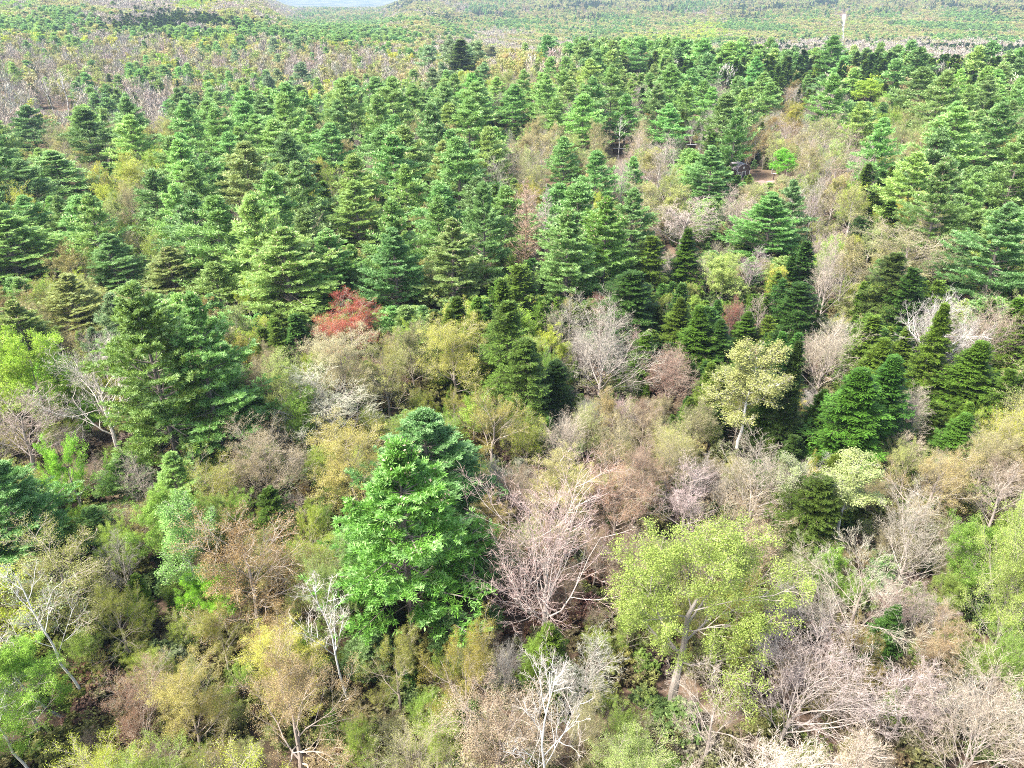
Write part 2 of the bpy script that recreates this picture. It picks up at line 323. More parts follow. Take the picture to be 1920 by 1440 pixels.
for ki, (kind, (fn, kws, cm, tm, bf, nums)) in enumerate(SPEC.items()):
    for lod, n in enumerate(nums):
        for i in range(n):
            kw_ = dict(kws[i % len(kws)])
            if lod == 0 and i >= len(kws): kw_['lsize'] *= .62; kw_['leaf'] *= 2.3     # finer leaves for the largest and nearest crowns
            T, C, h, rad = fn(seed=1000 * ki + 100 * lod + i, lod=lod, **kw_)
            e = dict(lod=lod, tip=bool(kind == 'white_pine' and i % 2 == 1), kw=kws[i % len(kws)])
            sx, sz = 1 / rad, 1 / h            # every mesh is stored with crown radius 1 and height 1
            if lod < 2 and kind != 'shrub':
                e['trunk'] = T.mesh('trunk', [tm], sx, sz); e['crown'] = C.mesh('crown', cm, sx, sz)
            if lod > 0:
                e['all'] = C.merged(T, len(cm)).mesh(kind, cm + [bf], sx, sz)
            LIB.setdefault((kind, lod), []).append(e)

# ------------------------------------------------------------------ colours (crown) and barks
PAL = {
    'P': [(.275, .450, .095), (.225, .430, .100), (.315, .470, .100), (.235, .395, .085), (.19, .36, .09)],
    'p': [(.25, .38, .17), (.27, .37, .16)],
    'S': [(.095, .185, .018), (.060, .140, .022), (.13, .21, .022)],
    'B': [(.33, .29, .235), (.30, .27, .225), (.35, .30, .225)],
    'T': [(.42, .38, .16), (.37, .34, .16), (.40, .42, .13), (.32, .39, .11)],
    'Y': [(.40, .50, .05), (.46, .48, .07), (.30, .45, .05)],
    'O': [(.33, .25, .06), (.34, .33, .05), (.32, .23, .08)],
    'R': [(.34, .22, .16), (.35, .25, .17)],
    'G': [(.26, .42, .06), (.21, .36, .05), (.34, .46, .08)],
    'L': [(.28, .50, .05), (.34, .52, .06)],
    'W': [(.38, .46, .18), (.34, .42, .20)],
    'D': [(.08, .14, .05), (.20, .15, .10)],  # low crowns in gaps, the gap shade put into their colour
}
KIND = {'P': 'white_pine', 'p': 'white_pine', 'S': 'spruce_tree', 'B': 'bare_tree', 'T': 'budding_tree', 'Y': 'budding_tree', 'O': 'budding_tree',
        'R': 'budding_tree', 'G': 'leafing_tree', 'L': 'leafing_tree', 'W': 'birch_tree', 'D': 'budding_tree'}
TWIGC = (.36, .30, .26)
BARKC = {'white_pine': (.20, .17, .15), 'spruce_tree': (.15, .12, .10), 'bare_tree': (.36, .315, .28), 'budding_tree': (.34, .29, .25), 'leafing_tree': (.36, .32, .28),
         'birch_tree': (.58, .555, .515), 'dead_pine': (.32, .22, .15), 'shrub': (.2, .16, .12)}
def plural(l): return l.replace('birch', 'birche') + 's'
def vary_col(c, r, a=.14):
    k = r.normal(1, a); return tuple(float(np.clip(v * k * r.normal(1, a * .45), .01, .85)) for v in c)

# ------------------------------------------------------------------ things
def tag(o, label, cat, group=None, kind=None):
    if label: o['label'] = label
    if cat: o['category'] = cat
    if group: o['group'] = group
    if kind: o['kind'] = kind
CAT = {'white_pine': 'pine tree', 'spruce_tree': 'spruce tree', 'dead_pine': 'dead tree', 'bare_tree': 'bare tree', 'budding_tree': 'budding tree', 'leafing_tree': 'leafing tree', 'birch_tree': 'birch tree', 'shrub': 'shrub'}
def make_tree(t):
    """t: dict(kind, x, y, z, h, w, col, var, lod, rz, lean, label, group)"""
    lib = LIB[(t['kind'], t['lod'])]; nl_ = len(lib)
    if t['lod'] == 0 and t['kind'] in ('budding_tree', 'leafing_tree'): nl_ //= 2
    e = lib[t['var'] % nl_ + (nl_ if nl_ < len(lib) and (t['D'] < 85 or t['w'] > 11) else 0)]; w, h = t['w'] / 2, t['h']
    if t.get('single') and 'all' in e:
        o = bpy.data.objects.new(t['kind'], e['all']); COL.objects.link(o); o.color = (*t['col'], 1)
    else:
        o = bpy.data.objects.new(t['kind'], None); COL.objects.link(o); o.empty_display_size = .5
        for nm in ('trunk', 'crown'):
            c = bpy.data.objects.new(nm, e[nm]); COL.objects.link(c); c.parent = o
            c.color = (*(t['col'] if nm == 'crown' else t.get('bark') or BARKC[t['kind']]), 1)
    o.location = (t['x'], t['y'], t['z'] - .05); o.rotation_euler = (t.get('leanf', 0), t.get('lean', 0), t['rz']) ; o.scale = (w, w, h)
    o.rotation_mode = 'XYZ'
    tag(o, t['label'], CAT[t['kind']], t.get('group')); return o
#HEROES_BEGIN
# px, y of top, y of foot, crown width (photo px); colour code; label; short name when others are located by it; extras
HEROES = [
 (325,540,905,200,'P','huge deep green white pine of ragged outline beside the whitish leafless tree','the huge ragged pine',{'col':(.085,.17,.04),'var':0}),
 (408,556,885,165,'P','right-hand stem of the huge double pine, taller than the birches below it',None,{}),
 (800,770,1000,200,'P','blue-green pine standing directly behind the big bright pine of the clearing',None,{'col':(.035,.16,.07)}),
 (765,832,1195,250,'P','big bright green pine with fluffy boughs, largest tree of the lower slope','the big bright pine',{'col':(.075,.22,.045),'var':1}),
 (48,872,1120,190,'P','round dense pine at the left edge with a blue tarp under it','the round pine above the tarp',{'col':(.045,.17,.055),'var':2}),
 (1440,362,505,118,'P','broad layered pine alone among grey leafless trees, below the shed','the broad layered pine',{'col':(.05,.20,.06)}),
 (1062,395,590,120,'P','bushy pine just right of the dead brown pine','the bushy pine by the dead one',{}),
 (1132,372,565,110,'P','yellowish pine between the bushy pine and the round grey leafless crown',None,{'col':(.08,.19,.035),'var':1}),
 (1740,296,505,92,'P','tall dark narrow-topped pine with a pale broken trunk beside it','the tall dark pine',{}),
 (1848,385,595,140,'P','wide feathery bluish pine at the upper right above the whitish bare trees','the wide feathery pine',{'col':(.055,.15,.06)}),
 (745,428,605,112,'P','neat conical pine standing above the scarlet-budded maple','the neat conical pine',{'col':(.035,.16,.06)}),
 (850,412,600,120,'p','pale silvery green pine with spiky top beside a broken white branch','the silvery pine',{}),
 (545,430,620,165,'P','wide low green pine in front of the main pine stand, with tan cone tips','the wide low pine',{'var':1}),
 (628,430,590,105,'P','smaller dark pine between the wide low pine and the neat conical pine',None,{}),
 (908,345,560,92,'P','pine with drooping tips left of the dead brown pine',None,{}),
 (1330,275,402,82,'p','pale bluish pine standing left of the shed','the pale pine by the shed',{'col':(.08,.20,.09)}),
 (1055,258,362,58,'P','lone small dark pine among tan budding trees, upper middle','the lone small dark pine',{}),
 (1370,205,335,58,'P','dark pine with stepped boughs just behind the shed','the stepped pine',{'col':(.04,.15,.04)}),
 (322,465,570,105,'P','tan-topped pine covered in cone tips beside the huge pine',None,{'col':(.12,.18,.07),'var':1}),
 (215,440,560,95,'P','small dense pine left of the tan-topped pine',None,{}),
 (25,400,545,140,'P','dark broad pine cut by the left edge, beyond the yellow budding trees','the dark left-edge pine',{}),
 (120,285,385,115,'P','flat-topped pine with wide level boughs, upper left','the flat-topped pine',{}),
 (182,205,325,78,'P','crooked dark pine standing over tan brush, upper left','the crooked dark pine',{'col':(.045,.11,.03)}),
 (55,200,295,78,'P','dark pine near the left edge beside the crooked dark pine',None,{'col':(.04,.12,.035)}),
 (1182,355,505,85,'P','upright pine left of the round grey leafless crown',None,{}),
 (962,160,255,62,'P','pointed light green pine in the upper middle of the pine stand','the pointed light pine',{'col':(.07,.19,.05)}),
 (1195,75,150,42,'P','pine beside the gap of tan trees on the far rise',None,{}),
 (1540,68,155,52,'P','sharply pointed pine on the ridge below the pale road','the sharp ridge pine',{'col':(.05,.17,.04)}),
 (1882,250,425,85,'P','heavy green pine near the right edge behind the feathery pine',None,{}),
 (1842,195,335,80,'P','dark shaggy pine near the right edge, on the upper slope',None,{'col':(.04,.13,.035)}),
 (132,515,645,115,'p','dull grey-green pine above the lime leafing tree','the dull grey-green pine',{'col':(.14,.19,.10)}),
 (42,565,700,112,'p','olive-green pine at the left edge above the lime leafing tree','the olive left-edge pine',{'col':(.11,.18,.05)}),
 (672,340,485,92,'P','pine rising in the middle of the main pine stand',None,{}),
 (865,75,150,58,'S','yellowish pyramidal conifer standing clear on the far rise','the clear pyramidal conifer',{'col':(.07,.13,.03)}),
 (920,88,130,32,'S','small olive spruce beside pink-tan brush on the far rise',None,{'col':(.09,.10,.03)}),
 (948,570,790,100,'S','rounded olive-green hemlock between the yellow tree and the big grey leafless tree','the rounded hemlock',{'var':2,'col':(.075,.14,.03)}),
 (985,640,820,85,'S','lower right lobe-like hemlock touching the rounded hemlock',None,{'var':3,'col':(.07,.13,.03)}),
 (1588,692,905,135,'S','big dark green spruce, left and larger of the close pair','the big dark spruce',{'var':0,'col':(.045,.12,.018)}),
 (1642,666,870,110,'S','darker spruce close behind the big dark spruce',None,{'var':1,'col':(.035,.10,.018)}),
 (1812,640,790,105,'S','dark spruce below the tan leafless tree near the right edge','the spruce below the tan tree',{'var':1}),
 (1496,535,650,80,'S','bushy dark hemlock left of a brown leafless tree',None,{'var':2}),
 (1272,558,670,58,'S','slim dark spruce, leftmost of the little spruce group',None,{'var':0}),
 (1312,575,700,75,'S','broadest dark spruce in the middle of the little spruce group','the little spruce group',{'var':1}),
 (1350,600,705,62,'S','short spruce at the right of the little spruce group',None,{'var':0}),
 (1217,445,560,72,'S','olive spruce below the round grey leafless crown',None,{'var':2}),
 (1285,430,560,62,'S','pointed olive spruce just right of the round grey leafless crown',None,{'var':0}),
 (1180,512,650,100,'S','dark olive hemlock behind the big grey leafless tree','the dark olive hemlock',{'var':3}),
 (1470,640,870,62,'S','very dark slender spruce beside the white-limbed pale tree','the slender dark spruce',{'var':0,'col':(.03,.06,.015)}),
 (1660,478,625,84,'S','mottled olive hemlock beside the mossy budding trees',None,{'var':2,'col':(.06,.10,.03)}),
 (1695,505,645,64,'S','narrow hemlock touching the mottled olive hemlock',None,{'var':3}),
 (1742,570,765,70,'S','dark spruce growing through the whitish leafless branches','the spruce among white limbs',{'var':1}),
 (1525,900,1065,115,'S','low deep green hemlock under the two small white-stemmed birches',None,{'var':3,'col':(.04,.07,.014)}),
 (1800,775,885,74,'S','small green spruce right of the dark spruce pair, among tan crowns',None,{'var':1,'col':(.05,.12,.02)}),
 (1902,575,725,66,'S','dark spruce at the right edge beside the tan leafless tree',None,{'var':0}),
 (1402,585,665,52,'S','small dark spruce right of the small crimson tree',None,{'var':0}),
 (1045,680,790,66,'S','very dark hemlock at the foot of the big grey leafless tree',None,{'var':2,'col':(.03,.07,.02)}),
 (1020,885,1215,265,'B','large leafless maple with pinkish twigs fanning up from a pale base','the large pink-twigged maple',{'var':0,'col':(.48,.35,.31),'bark':(.50,.44,.40)}),
 (1122,568,765,205,'B','big grey leafless tree with a wide brush of upright twigs','the big grey leafless tree',{'var':2}),
 (1277,368,485,125,'B','round grey leafless crown like a ball of fuzz','the round grey crown',{'var':1,'col':(.50,.41,.35)}),
 (1382,345,465,70,'B','thin pinkish leafless tree between the fuzzy round crown and the layered pine',None,{'var':3,'col':(.5,.4,.33)}),
 (205,635,870,200,'B','whitish leafless tree with wide crooked limbs beside the huge pine','the whitish crooked tree',{'var':4,'col':(.52,.46,.40),'bark':(.62,.56,.50)}),
 (1547,438,610,95,'B','tall tan leafless tree with upright limbs above brown twigs',None,{'var':2,'col':(.5,.42,.32)}),
 (1415,828,1005,185,'B','grey leafless tree leaning right below the white-limbed pale tree','the grey leaning tree',{'var':0,'lean':.22}),
 (1290,880,1030,125,'B','mauve-grey leafless tree between the rosy tree and the leaning grey tree',None,{'var':1,'col':(.40,.31,.29)}),
 (1742,545,745,155,'B','whitish leafless tree with antler-like limbs around a dark spruce','the antler-limbed white tree',{'var':4,'col':(.5,.46,.42),'bark':(.66,.62,.58)}),
 (1842,560,715,115,'B','tan leafless tree swept to the right near the right edge',None,{'var':0,'col':(.46,.36,.26),'lean':.2}),
 (1548,588,750,150,'B','broad tan-grey leafless tree above the dark spruce pair',None,{'var':2,'col':(.42,.36,.25)}),
 (1410,465,565,64,'B','small mauve leafless tree beside the lime-green bushy tree',None,{'var':1,'col':(.42,.34,.33)}),
 (1478,1155,1410,235,'B','wide leafless tree leaning right, right of the great yellow-green oak','the wide leaning leafless tree',{'var':0,'lean':.3,'col':(.46,.38,.34)}),
 (1600,1015,1275,220,'B','leafless tree with thick dark forked limbs, lower right','the dark-limbed leafless tree',{'var':4,'bark':(.30,.25,.21)}),
 (1710,930,1110,180,'B','grey leafless tree with fan of thin limbs right of the small birches',None,{'var':2,'col':(.42,.38,.30)}),
 (1835,1255,1500,210,'B','bushy grey leafless tree in the lower right corner','the corner leafless tree',{'var':0,'lean':.1}),
 (1072,755,905,110,'B','straw-coloured leafless tree with upright limbs above the yellow-tan tree',None,{'var':2,'col':(.5,.42,.32)}),
 (1340,1255,1450,160,'B','tangled pale leafless tree below the great yellow-green oak',None,{'var':4,'col':(.5,.42,.34)}),
 (1700,1235,1410,140,'B','dusky purple-grey leafless tree near the small mustard tree',None,{'var':3,'col':(.36,.29,.26)}),
 (38,735,900,160,'B','brown-grey leafless thicket tree at the left edge above the round pine',None,{'var':3,'col':(.32,.25,.20)}),
 (625,690,860,180,'B','pale green-grey leafless tree with fine haze of buds, below the scarlet maple',None,{'var':1,'col':(.46,.46,.32)}),
 (1450,1370,1560,170,'B','cream-white twiggy tree at the bottom edge right of the white birch',None,{'var':3,'col':(.60,.52,.42)}),
 (500,775,965,160,'T','tan budding tree with spreading upright limbs, right of the huge pine','the spreading tan tree',{'var':1,'col':(.46,.37,.22)}),
 (658,560,700,132,'R','scarlet-budded maple at the foot of the pine stand','the scarlet maple',{'var':3,'col':(.46,.085,.06)}),
 (1376,558,650,40,'R','small crimson tree among dark spruces','the small crimson tree',{'var':1,'col':(.45,.14,.11)}),
 (1258,655,770,115,'R','rusty pink budding tree right of the big grey leafless tree',None,{'var':4,'col':(.44,.27,.21)}),
 (1140,555,640,70,'R','dark red budding tree hidden behind the big grey leafless tree',None,{'var':1,'col':(.34,.10,.10)}),
 (1160,838,1020,140,'R','rosy tan budding tree of feathery upright twigs, right of the yellow-tan tree','the rosy tan tree',{'var':1,'col':(.55,.33,.22)}),
 (985,335,530,62,'X','dead brown pine with bare level branches in front of the pine stand','the dead brown pine',{'col':(.52,.36,.25)}),
 (1022,345,500,40,'X','grey dead pine snag close behind the dead brown pine',None,{'col':(.55,.47,.42),'bark':(.5,.45,.42)}),
 (638,612,800,150,'T','pale cream budding tree with a round crown under the scarlet maple','the pale cream tree',{'var':3,'col':(.55,.50,.28)}),
 (845,588,775,140,'Y','yellow budding tree with upright tassels under the pine stand','the yellow tasselled tree',{'var':3,'col':(.52,.52,.11)}),
 (725,645,800,110,'Y','yellow-green budding tree right of the pale cream tree',None,{'var':2,'col':(.46,.48,.14)}),
 (1275,990,1330,315,'G','great yellow-green oak with crooked pale limbs, widest crown of the lower slope','the great yellow-green oak',{'var':1,'col':(.29,.38,.08),'bark':(.30,.27,.24)}),
 (662,785,985,160,'Y','golden budding tree left of the big bright pine','the golden tree',{'var':3,'col':(.52,.46,.13)}),
 (875,1155,1395,150,'Y','mustard-yellow budding tree with orange top, below the big bright pine','the mustard tree',{'var':2,'col':(.44,.38,.06),'den':1}),
 (1352,478,590,95,'L','lime-green bushy tree above the small crimson tree','the lime bushy tree',{'var':0,'col':(.36,.46,.12)}),
 (470,960,1215,200,'O','rust-brown budding tree with dense fine twigs, lower left','the rust-brown tree',{'var':0,'col':(.40,.26,.11)}),
 (1755,838,1010,200,'T','honey-tan budding tree right of the dark spruce pair','the honey-tan tree',{'var':2,'col':(.52,.42,.18)}),
 (560,1225,1500,270,'T','very wide straw-brown budding tree along the bottom edge','the very wide straw-brown tree',{'var':2,'col':(.46,.34,.17)}),
 (345,1245,1430,120,'Y','cream-yellow budding tree left of the wide straw-brown tree',None,{'var':3,'col':(.50,.44,.12)}),
 (245,1235,1410,125,'R','reddish brown budding tree between leaning birch and cream-yellow tree',None,{'var':1,'col':(.40,.23,.15)}),
 (405,1125,1275,135,'Y','olive-yellow budding tree under the lime sapling pair',None,{'var':2,'col':(.38,.38,.07)}),
 (1620,1168,1300,105,'O','small mustard-gold tree in front of the dark-limbed leafless tree','the small mustard-gold tree',{'var':2,'col':(.46,.36,.10)}),
 (1772,1160,1310,88,'T','narrow salmon-tan budding tree near the lower right',None,{'var':3,'col':(.46,.33,.19)}),
 (1400,930,1140,160,'T','orange-tan budding tree behind the great yellow-green oak',None,{'var':1,'col':(.48,.36,.20)}),
 (1060,850,1010,130,'Y','yellow-tan budding tree above the pink-twigged maple','the yellow-tan tree',{'var':3,'col':(.52,.48,.18)}),
 (742,1175,1345,130,'Y','yellow-green budding tree right of the leaning white birch',None,{'var':2,'col':(.40,.42,.08)}),
 (125,1005,1215,190,'Y','moss-yellow budding tree in front of the round pine',None,{'var':0,'col':(.40,.42,.11)}),
 (215,1095,1250,125,'Y','yellow-green bushy tree beside the white plastic tub',None,{'var':2,'col':(.38,.42,.06)}),
 (930,1300,1500,190,'T','pinkish tan budding tree left of the bottom white birch',None,{'var':0,'col':(.50,.38,.25)}),
 (920,745,890,130,'O','orange-yellow budding tree behind the blue-green pine',None,{'var':2,'col':(.44,.40,.10)}),
 (1690,420,560,170,'T','mossy tan budding tree spreading left of the tall dark pine',None,{'var':0,'col':(.44,.42,.20)}),
 (70,622,835,125,'L','lime-green leafing tree left of the whitish crooked tree','the lime leafing tree',{'var':0,'col':(.34,.52,.05)}),
 (15,655,830,95,'L','lime-yellow leafing tree cut by the left edge',None,{'var':1,'col':(.36,.50,.06)}),
 (135,818,990,115,'L','bright lime sapling above the round pine','the bright lime sapling',{'var':1,'col':(.28,.55,.05)}),
 (308,922,1100,110,'G','fresh green rounded tree, left of two over the white birch stems',None,{'var':0,'col':(.25,.42,.06)}),
 (350,945,1160,112,'W','white birch with two pale stems and a fresh green rounded crown','the two-stemmed birch',{'var':2,'col':(.26,.46,.12)}),
 (355,1078,1170,62,'L','small vivid lime sapling at the foot of the two-stemmed birch',None,{'var':0,'col':(.26,.55,.03)}),
 (402,1078,1190,74,'L','vivid lime sapling just right of the two-stemmed birch foot',None,{'var':3,'col':(.27,.56,.03)}),
 (568,728,865,72,'G','soft green leafing tree right of the spreading tan tree',None,{'var':0,'col':(.26,.42,.06)}),
 (622,1035,1240,100,'G','sage-green leafing tree behind the leaning white birch',None,{'var':2,'col':(.32,.42,.12)}),
 (45,1205,1410,155,'L','yellow-green leafing tree behind the birch in the lower left corner',None,{'var':0,'col':(.28,.48,.06)}),
 (1482,858,1030,90,'W','small white-stemmed birch left of its twin, below the big dark spruce',None,{'var':0}),
 (1598,858,1035,130,'W','white-stemmed birch with forked trunk below the big dark spruce','the forked small birch',{'var':2}),
 (1895,955,1250,180,'G','pale mint leafing tree with open limbs near the right edge','the mint-green tree',{'var':2,'col':(.34,.44,.10)}),
 (1395,645,870,140,'W','white-limbed pale yellow birch left of the slender dark spruce','the white-limbed pale birch',{'var':2,'col':(.36,.38,.13)}),
 (130,1045,1330,130,'W','tall white birch leaning left above the reddish brown tree','the tall left-leaning birch',{'var':1,'lean':-.14}),
 (70,1150,1345,120,'W','white birch leaning hard left with bare crown','the hard-leaning birch',{'var':3,'lean':-.34}),
 (25,1255,1480,120,'W','white birch with bare crown in the lower left corner','the corner birch',{'var':1,'lean':-.16}),
 (652,1080,1345,125,'W','slender white birch leaning left below the big bright pine','the slender leaning birch',{'var':3,'lean':-.10}),
 (1012,1225,1580,140,'W','bright white birch at the bottom edge with forked bare crown','the bottom white birch',{'var':3}),
 (118,128,212,52,'W','pale birch with white stems over the dark gap, upper left','the pale far birch',{'var':3,'col':(.5,.42,.38)}),
 (88,140,210,36,'W','thinner pale birch beside the pale far birch over the dark gap',None,{'var':3,'col':(.5,.42,.38)}),
 (1160,215,300,34,'W','crooked white birch beside the dark lean-to, upper middle',None,{'var':3,'col':(.55,.48,.4)}),
 (1625,150,205,60,'L','bright lime tree on the upper slope right of the shed',None,{'var':0}),
 (1470,280,345,48,'L','vivid green sapling right of the shed','the vivid sapling by the shed',{'var':0,'col':(.20,.52,.05)}),
]
#HEROES_END
CODE = {'X': 'dead_pine'}
TREES = []; LAND = []
for k, (px, yt, yb, wpx, code, label, short, ex) in enumerate(HEROES):
    x, y, gz, h = place(px, yt, yb); r = np.random.default_rng(k)
    slant = math.hypot(y, CAM_H - h * .5); w = wpx / F * slant * (1.03 if code in 'PpS' else 1)
    kind = CODE.get(code) or KIND[code]; col = ex.get('col') or vary_col(PAL[code][k % len(PAL[code])], r, .06)
    if ex.get('col') and code in 'BTYORX' and k != 0: col = tuple(v * .80 for v in col)
    if ex.get('col') and code in 'PpS': col = tuple(v * f_ for v, f_ in zip(col, (1.9, 1.75, 1.2) if code == 'S' else (2.5, 2.0, 1.3)))
    if code in 'Pp': col = (max(col[0], .45 * col[1]), col[1], min(col[2], .25 * col[1]))
    D = math.hypot(x, y); n0 = len(LIB[(kind, 0)])
    TREES.append(dict(kind=kind, x=x, y=y, z=gz, h=h, w=w, col=col, var=ex.get('var', k), lod=0, rz=r.uniform(0, 6.28) if not ex.get('lean') else r.uniform(-.4, .4),
                      px=px, yt=yt, yb=yb, wpx=wpx, lean=ex.get('lean', 0), bark=ex.get('bark'), label=label, hero=True, D=D, code=code))
    if short: LAND.append((short, x, y))

# ------------------------------------------------------------------ what grows where, in 80 px cells of the photograph (rows from y = 80 down)
MAP = """
BP P PS P PP PP pP P P P pT T TB P P SP SP SP S SP S SP S SP
B BT PS B PT PT P P P P P P P P PB P BP P BO BP GP TP P P
P TB P YT P P P P P P P P BT PT TB B P SP TP TB BP TP P P
P P TY P P P P P P P P P BO P P TB P TB BT BT SY P P P
P YO P P P P P P P P P P BO P P BT B P P BY YT PT P P
TO YT P PO P P P P P P P PS SO P P S GS BS S BT YS S P P
pT pT pT P PT TO S RT RT YT YS S GY B BS S S SR S B S BS B S
L LT BT P P P T T T Y YS S S B BT RT S YT S BT S S S S
B YB B P P P BO G Y PY YO OY SB BT T T TY WY S S S TB Y TY
B LB B P P O TO G Y P P TB TR BY T TR B BT SB S S T T TR
P P BO O G O O Y P P P O O Y TR B B GW W TY O T T B
P P B G G O O Y P P P R R R R Y Y T T GW G B T G
O YW Y WY L O O Y P P P R R R Y Y Y Y B BO B B G G
O OW Y T Y YO O G G Y G O B T Y Y Y Y B B B BO OB G
L L OR O Y O OT O Y G OY Y T T Y G BR B B T O B B B
O O R YO Y TO TO T B Y Y T T T BT G B B T T B B B B
O O O O OB T T T R BR T TB T T T T B T T T O B G O
""".split('\n')[1:-1]
MAP = [row.split() for row in MAP]
MAP = [(row + [row[-1]] * 24)[:24] for row in MAP]
STRIP = """
BL L BT B LY YB B TS TB TS TB TP TS TS TS TS TP ST TS SP ST TS ST ST
P LP BT S S L BT TP TP TB TS TS TP TS TP TP TB TS TP PT PT TB TP TS
P P SP S S SP PT P PT P PT P P P PT T TY T T TY TG T T T
P PB TP P P P P P P P PT TB TB T PS TY YT T T GT TP TG T T
P P P P P P P P P P TB B TB PB P PS PS S S S S S S S
""".split('\n')[1:-1]
STRIP = [row.split() for row in STRIP]
def patch(x, y):
    """stands of one kind: slow variation over the land"""
    return (math.sin(x * .021 + 1.3 * math.sin(y * .011)) + math.sin(y * .0093 + 1.7 * math.sin(x * .013 + 2)) + .6 * math.sin((x + y) * .043)) / 2.6
def code_at(px, py, r, wx=None, wy=None):
    c = code_at0(px, py, r, wx, wy)
    if py > 600 and px < 1000 and c in 'OTB' and r.random() < .40: c = 'Y' if r.random() < .75 else 'G'
    return c
def code_at0(px, py, r, wx=None, wy=None):
    if wx is not None and py < 150 and r.random() < .8:
        pt = patch(wx, wy); c = int(np.clip((px + r.normal(0, 14)) // 80, 0, 23)); far_ = wy > 800
        if far_:
            s = STRIP[int(np.clip((py + r.normal(0, 4)) // 19, 0, 4))][c]
            if len(s) == 1: s = {'P': 'PT', 'S': 'SB', 'T': 'TP', 'B': 'BT'}.get(s, s + 'T')
            if s[0] in 'PS' and s[1] in 'PS': s = s[0] + 'T'
            return s[0] if pt > (.12 if s[0] in 'PS' and px > 480 else -.12 if s[0] in 'PS' else -.15) else s[1]
        if px < 830: return 'P' if pt > .34 else ('TB'[r.integers(0, 2)] if pt < .05 else 'TYP'[r.integers(0, 3)])
    px = px + r.normal(0, 20 if py > 140 else 40); py = py + r.normal(0, 12 if py > 140 else 9)
    c = int(np.clip(px // 80, 0, 23))
    if py < 95: s = STRIP[int(np.clip(py // 19, 0, 4))][c]
    else: s = MAP[int(np.clip((py - 80) // 80, 0, len(MAP) - 1))][c]
    if py < 175 and px < 830 and s[0] == 'P': return 'P' if r.random() < .20 else 'TTBBYP'[r.integers(0, 6)]
    if len(s) == 1: return s if r.random() < (.84 if py > 175 or s != 'P' else (.42 if px < 830 else .66)) else 'TTBBYS'[r.integers(0, 6)]
    if s[0] in 'P' and len(s) == 1: pass
    if py < 72 and s[0] == 'P' and r.random() < .5: return 'TB'[r.integers(0, 2)]
    return s[0] if r.random() < .6 else s[1]
# ------------------------------------------------------------------ fill between: jittered, kept off the trees already placed and off the shed's yard
SHED = place(1395, 295, 333)[:3]; YARD = [(SHED[0], SHED[1], 7), (SHED[0] + 7, SHED[1] - 8, 4), (place(1160, 270, 290)[0], place(1160, 270, 290)[1], 4)]
VIEW = [(1398, 329, 13, math.hypot(*SHED[:2])), (1440, 343, 14, math.hypot(*SHED[:2])), (1160, 286, 7, 300.), (1302, 280, 8, 305.), (22, 1010, 10, 62.), (250, 1116, 8, 64.), (305, 1092, 9, 66.), (285, 1085, 16, 66.)]
occ = [(t['x'], t['y'], t['w'] / 2) for t in TREES]
grid = {}
def gadd(x, y, w): grid.setdefault((int(x // 10), int(y // 10)), []).append((x, y, w))
def gfree(x, y, w, k):
    i, j = int(x // 10), int(y // 10)
    for a in range(i - 2, i + 3):
        for b in range(j - 2, j + 3):
            for (X, Y, W) in grid.get((a, b), ()):
                if (x - X) ** 2 + (y - Y) ** 2 < (k * (w + W)) ** 2: return False
    return True
for o_ in occ: gadd(*o_)
HT = {'P': (19, 27), 'p': (18, 24), 'S': (11, 17), 'B': (11, 17), 'T': (10, 17), 'Y': (10, 17), 'O': (8, 14), 'R': (10, 14), 'G': (9, 14), 'L': (8, 12), 'W': (12, 16), 'D': (3, 6)}
WR = {'P': .60, 'p': .56, 'S': .42, 'B': .56, 'T': .56, 'Y': .56, 'O': .62, 'R': .5, 'G': .52, 'L': .5, 'W': .40, 'D': .8}
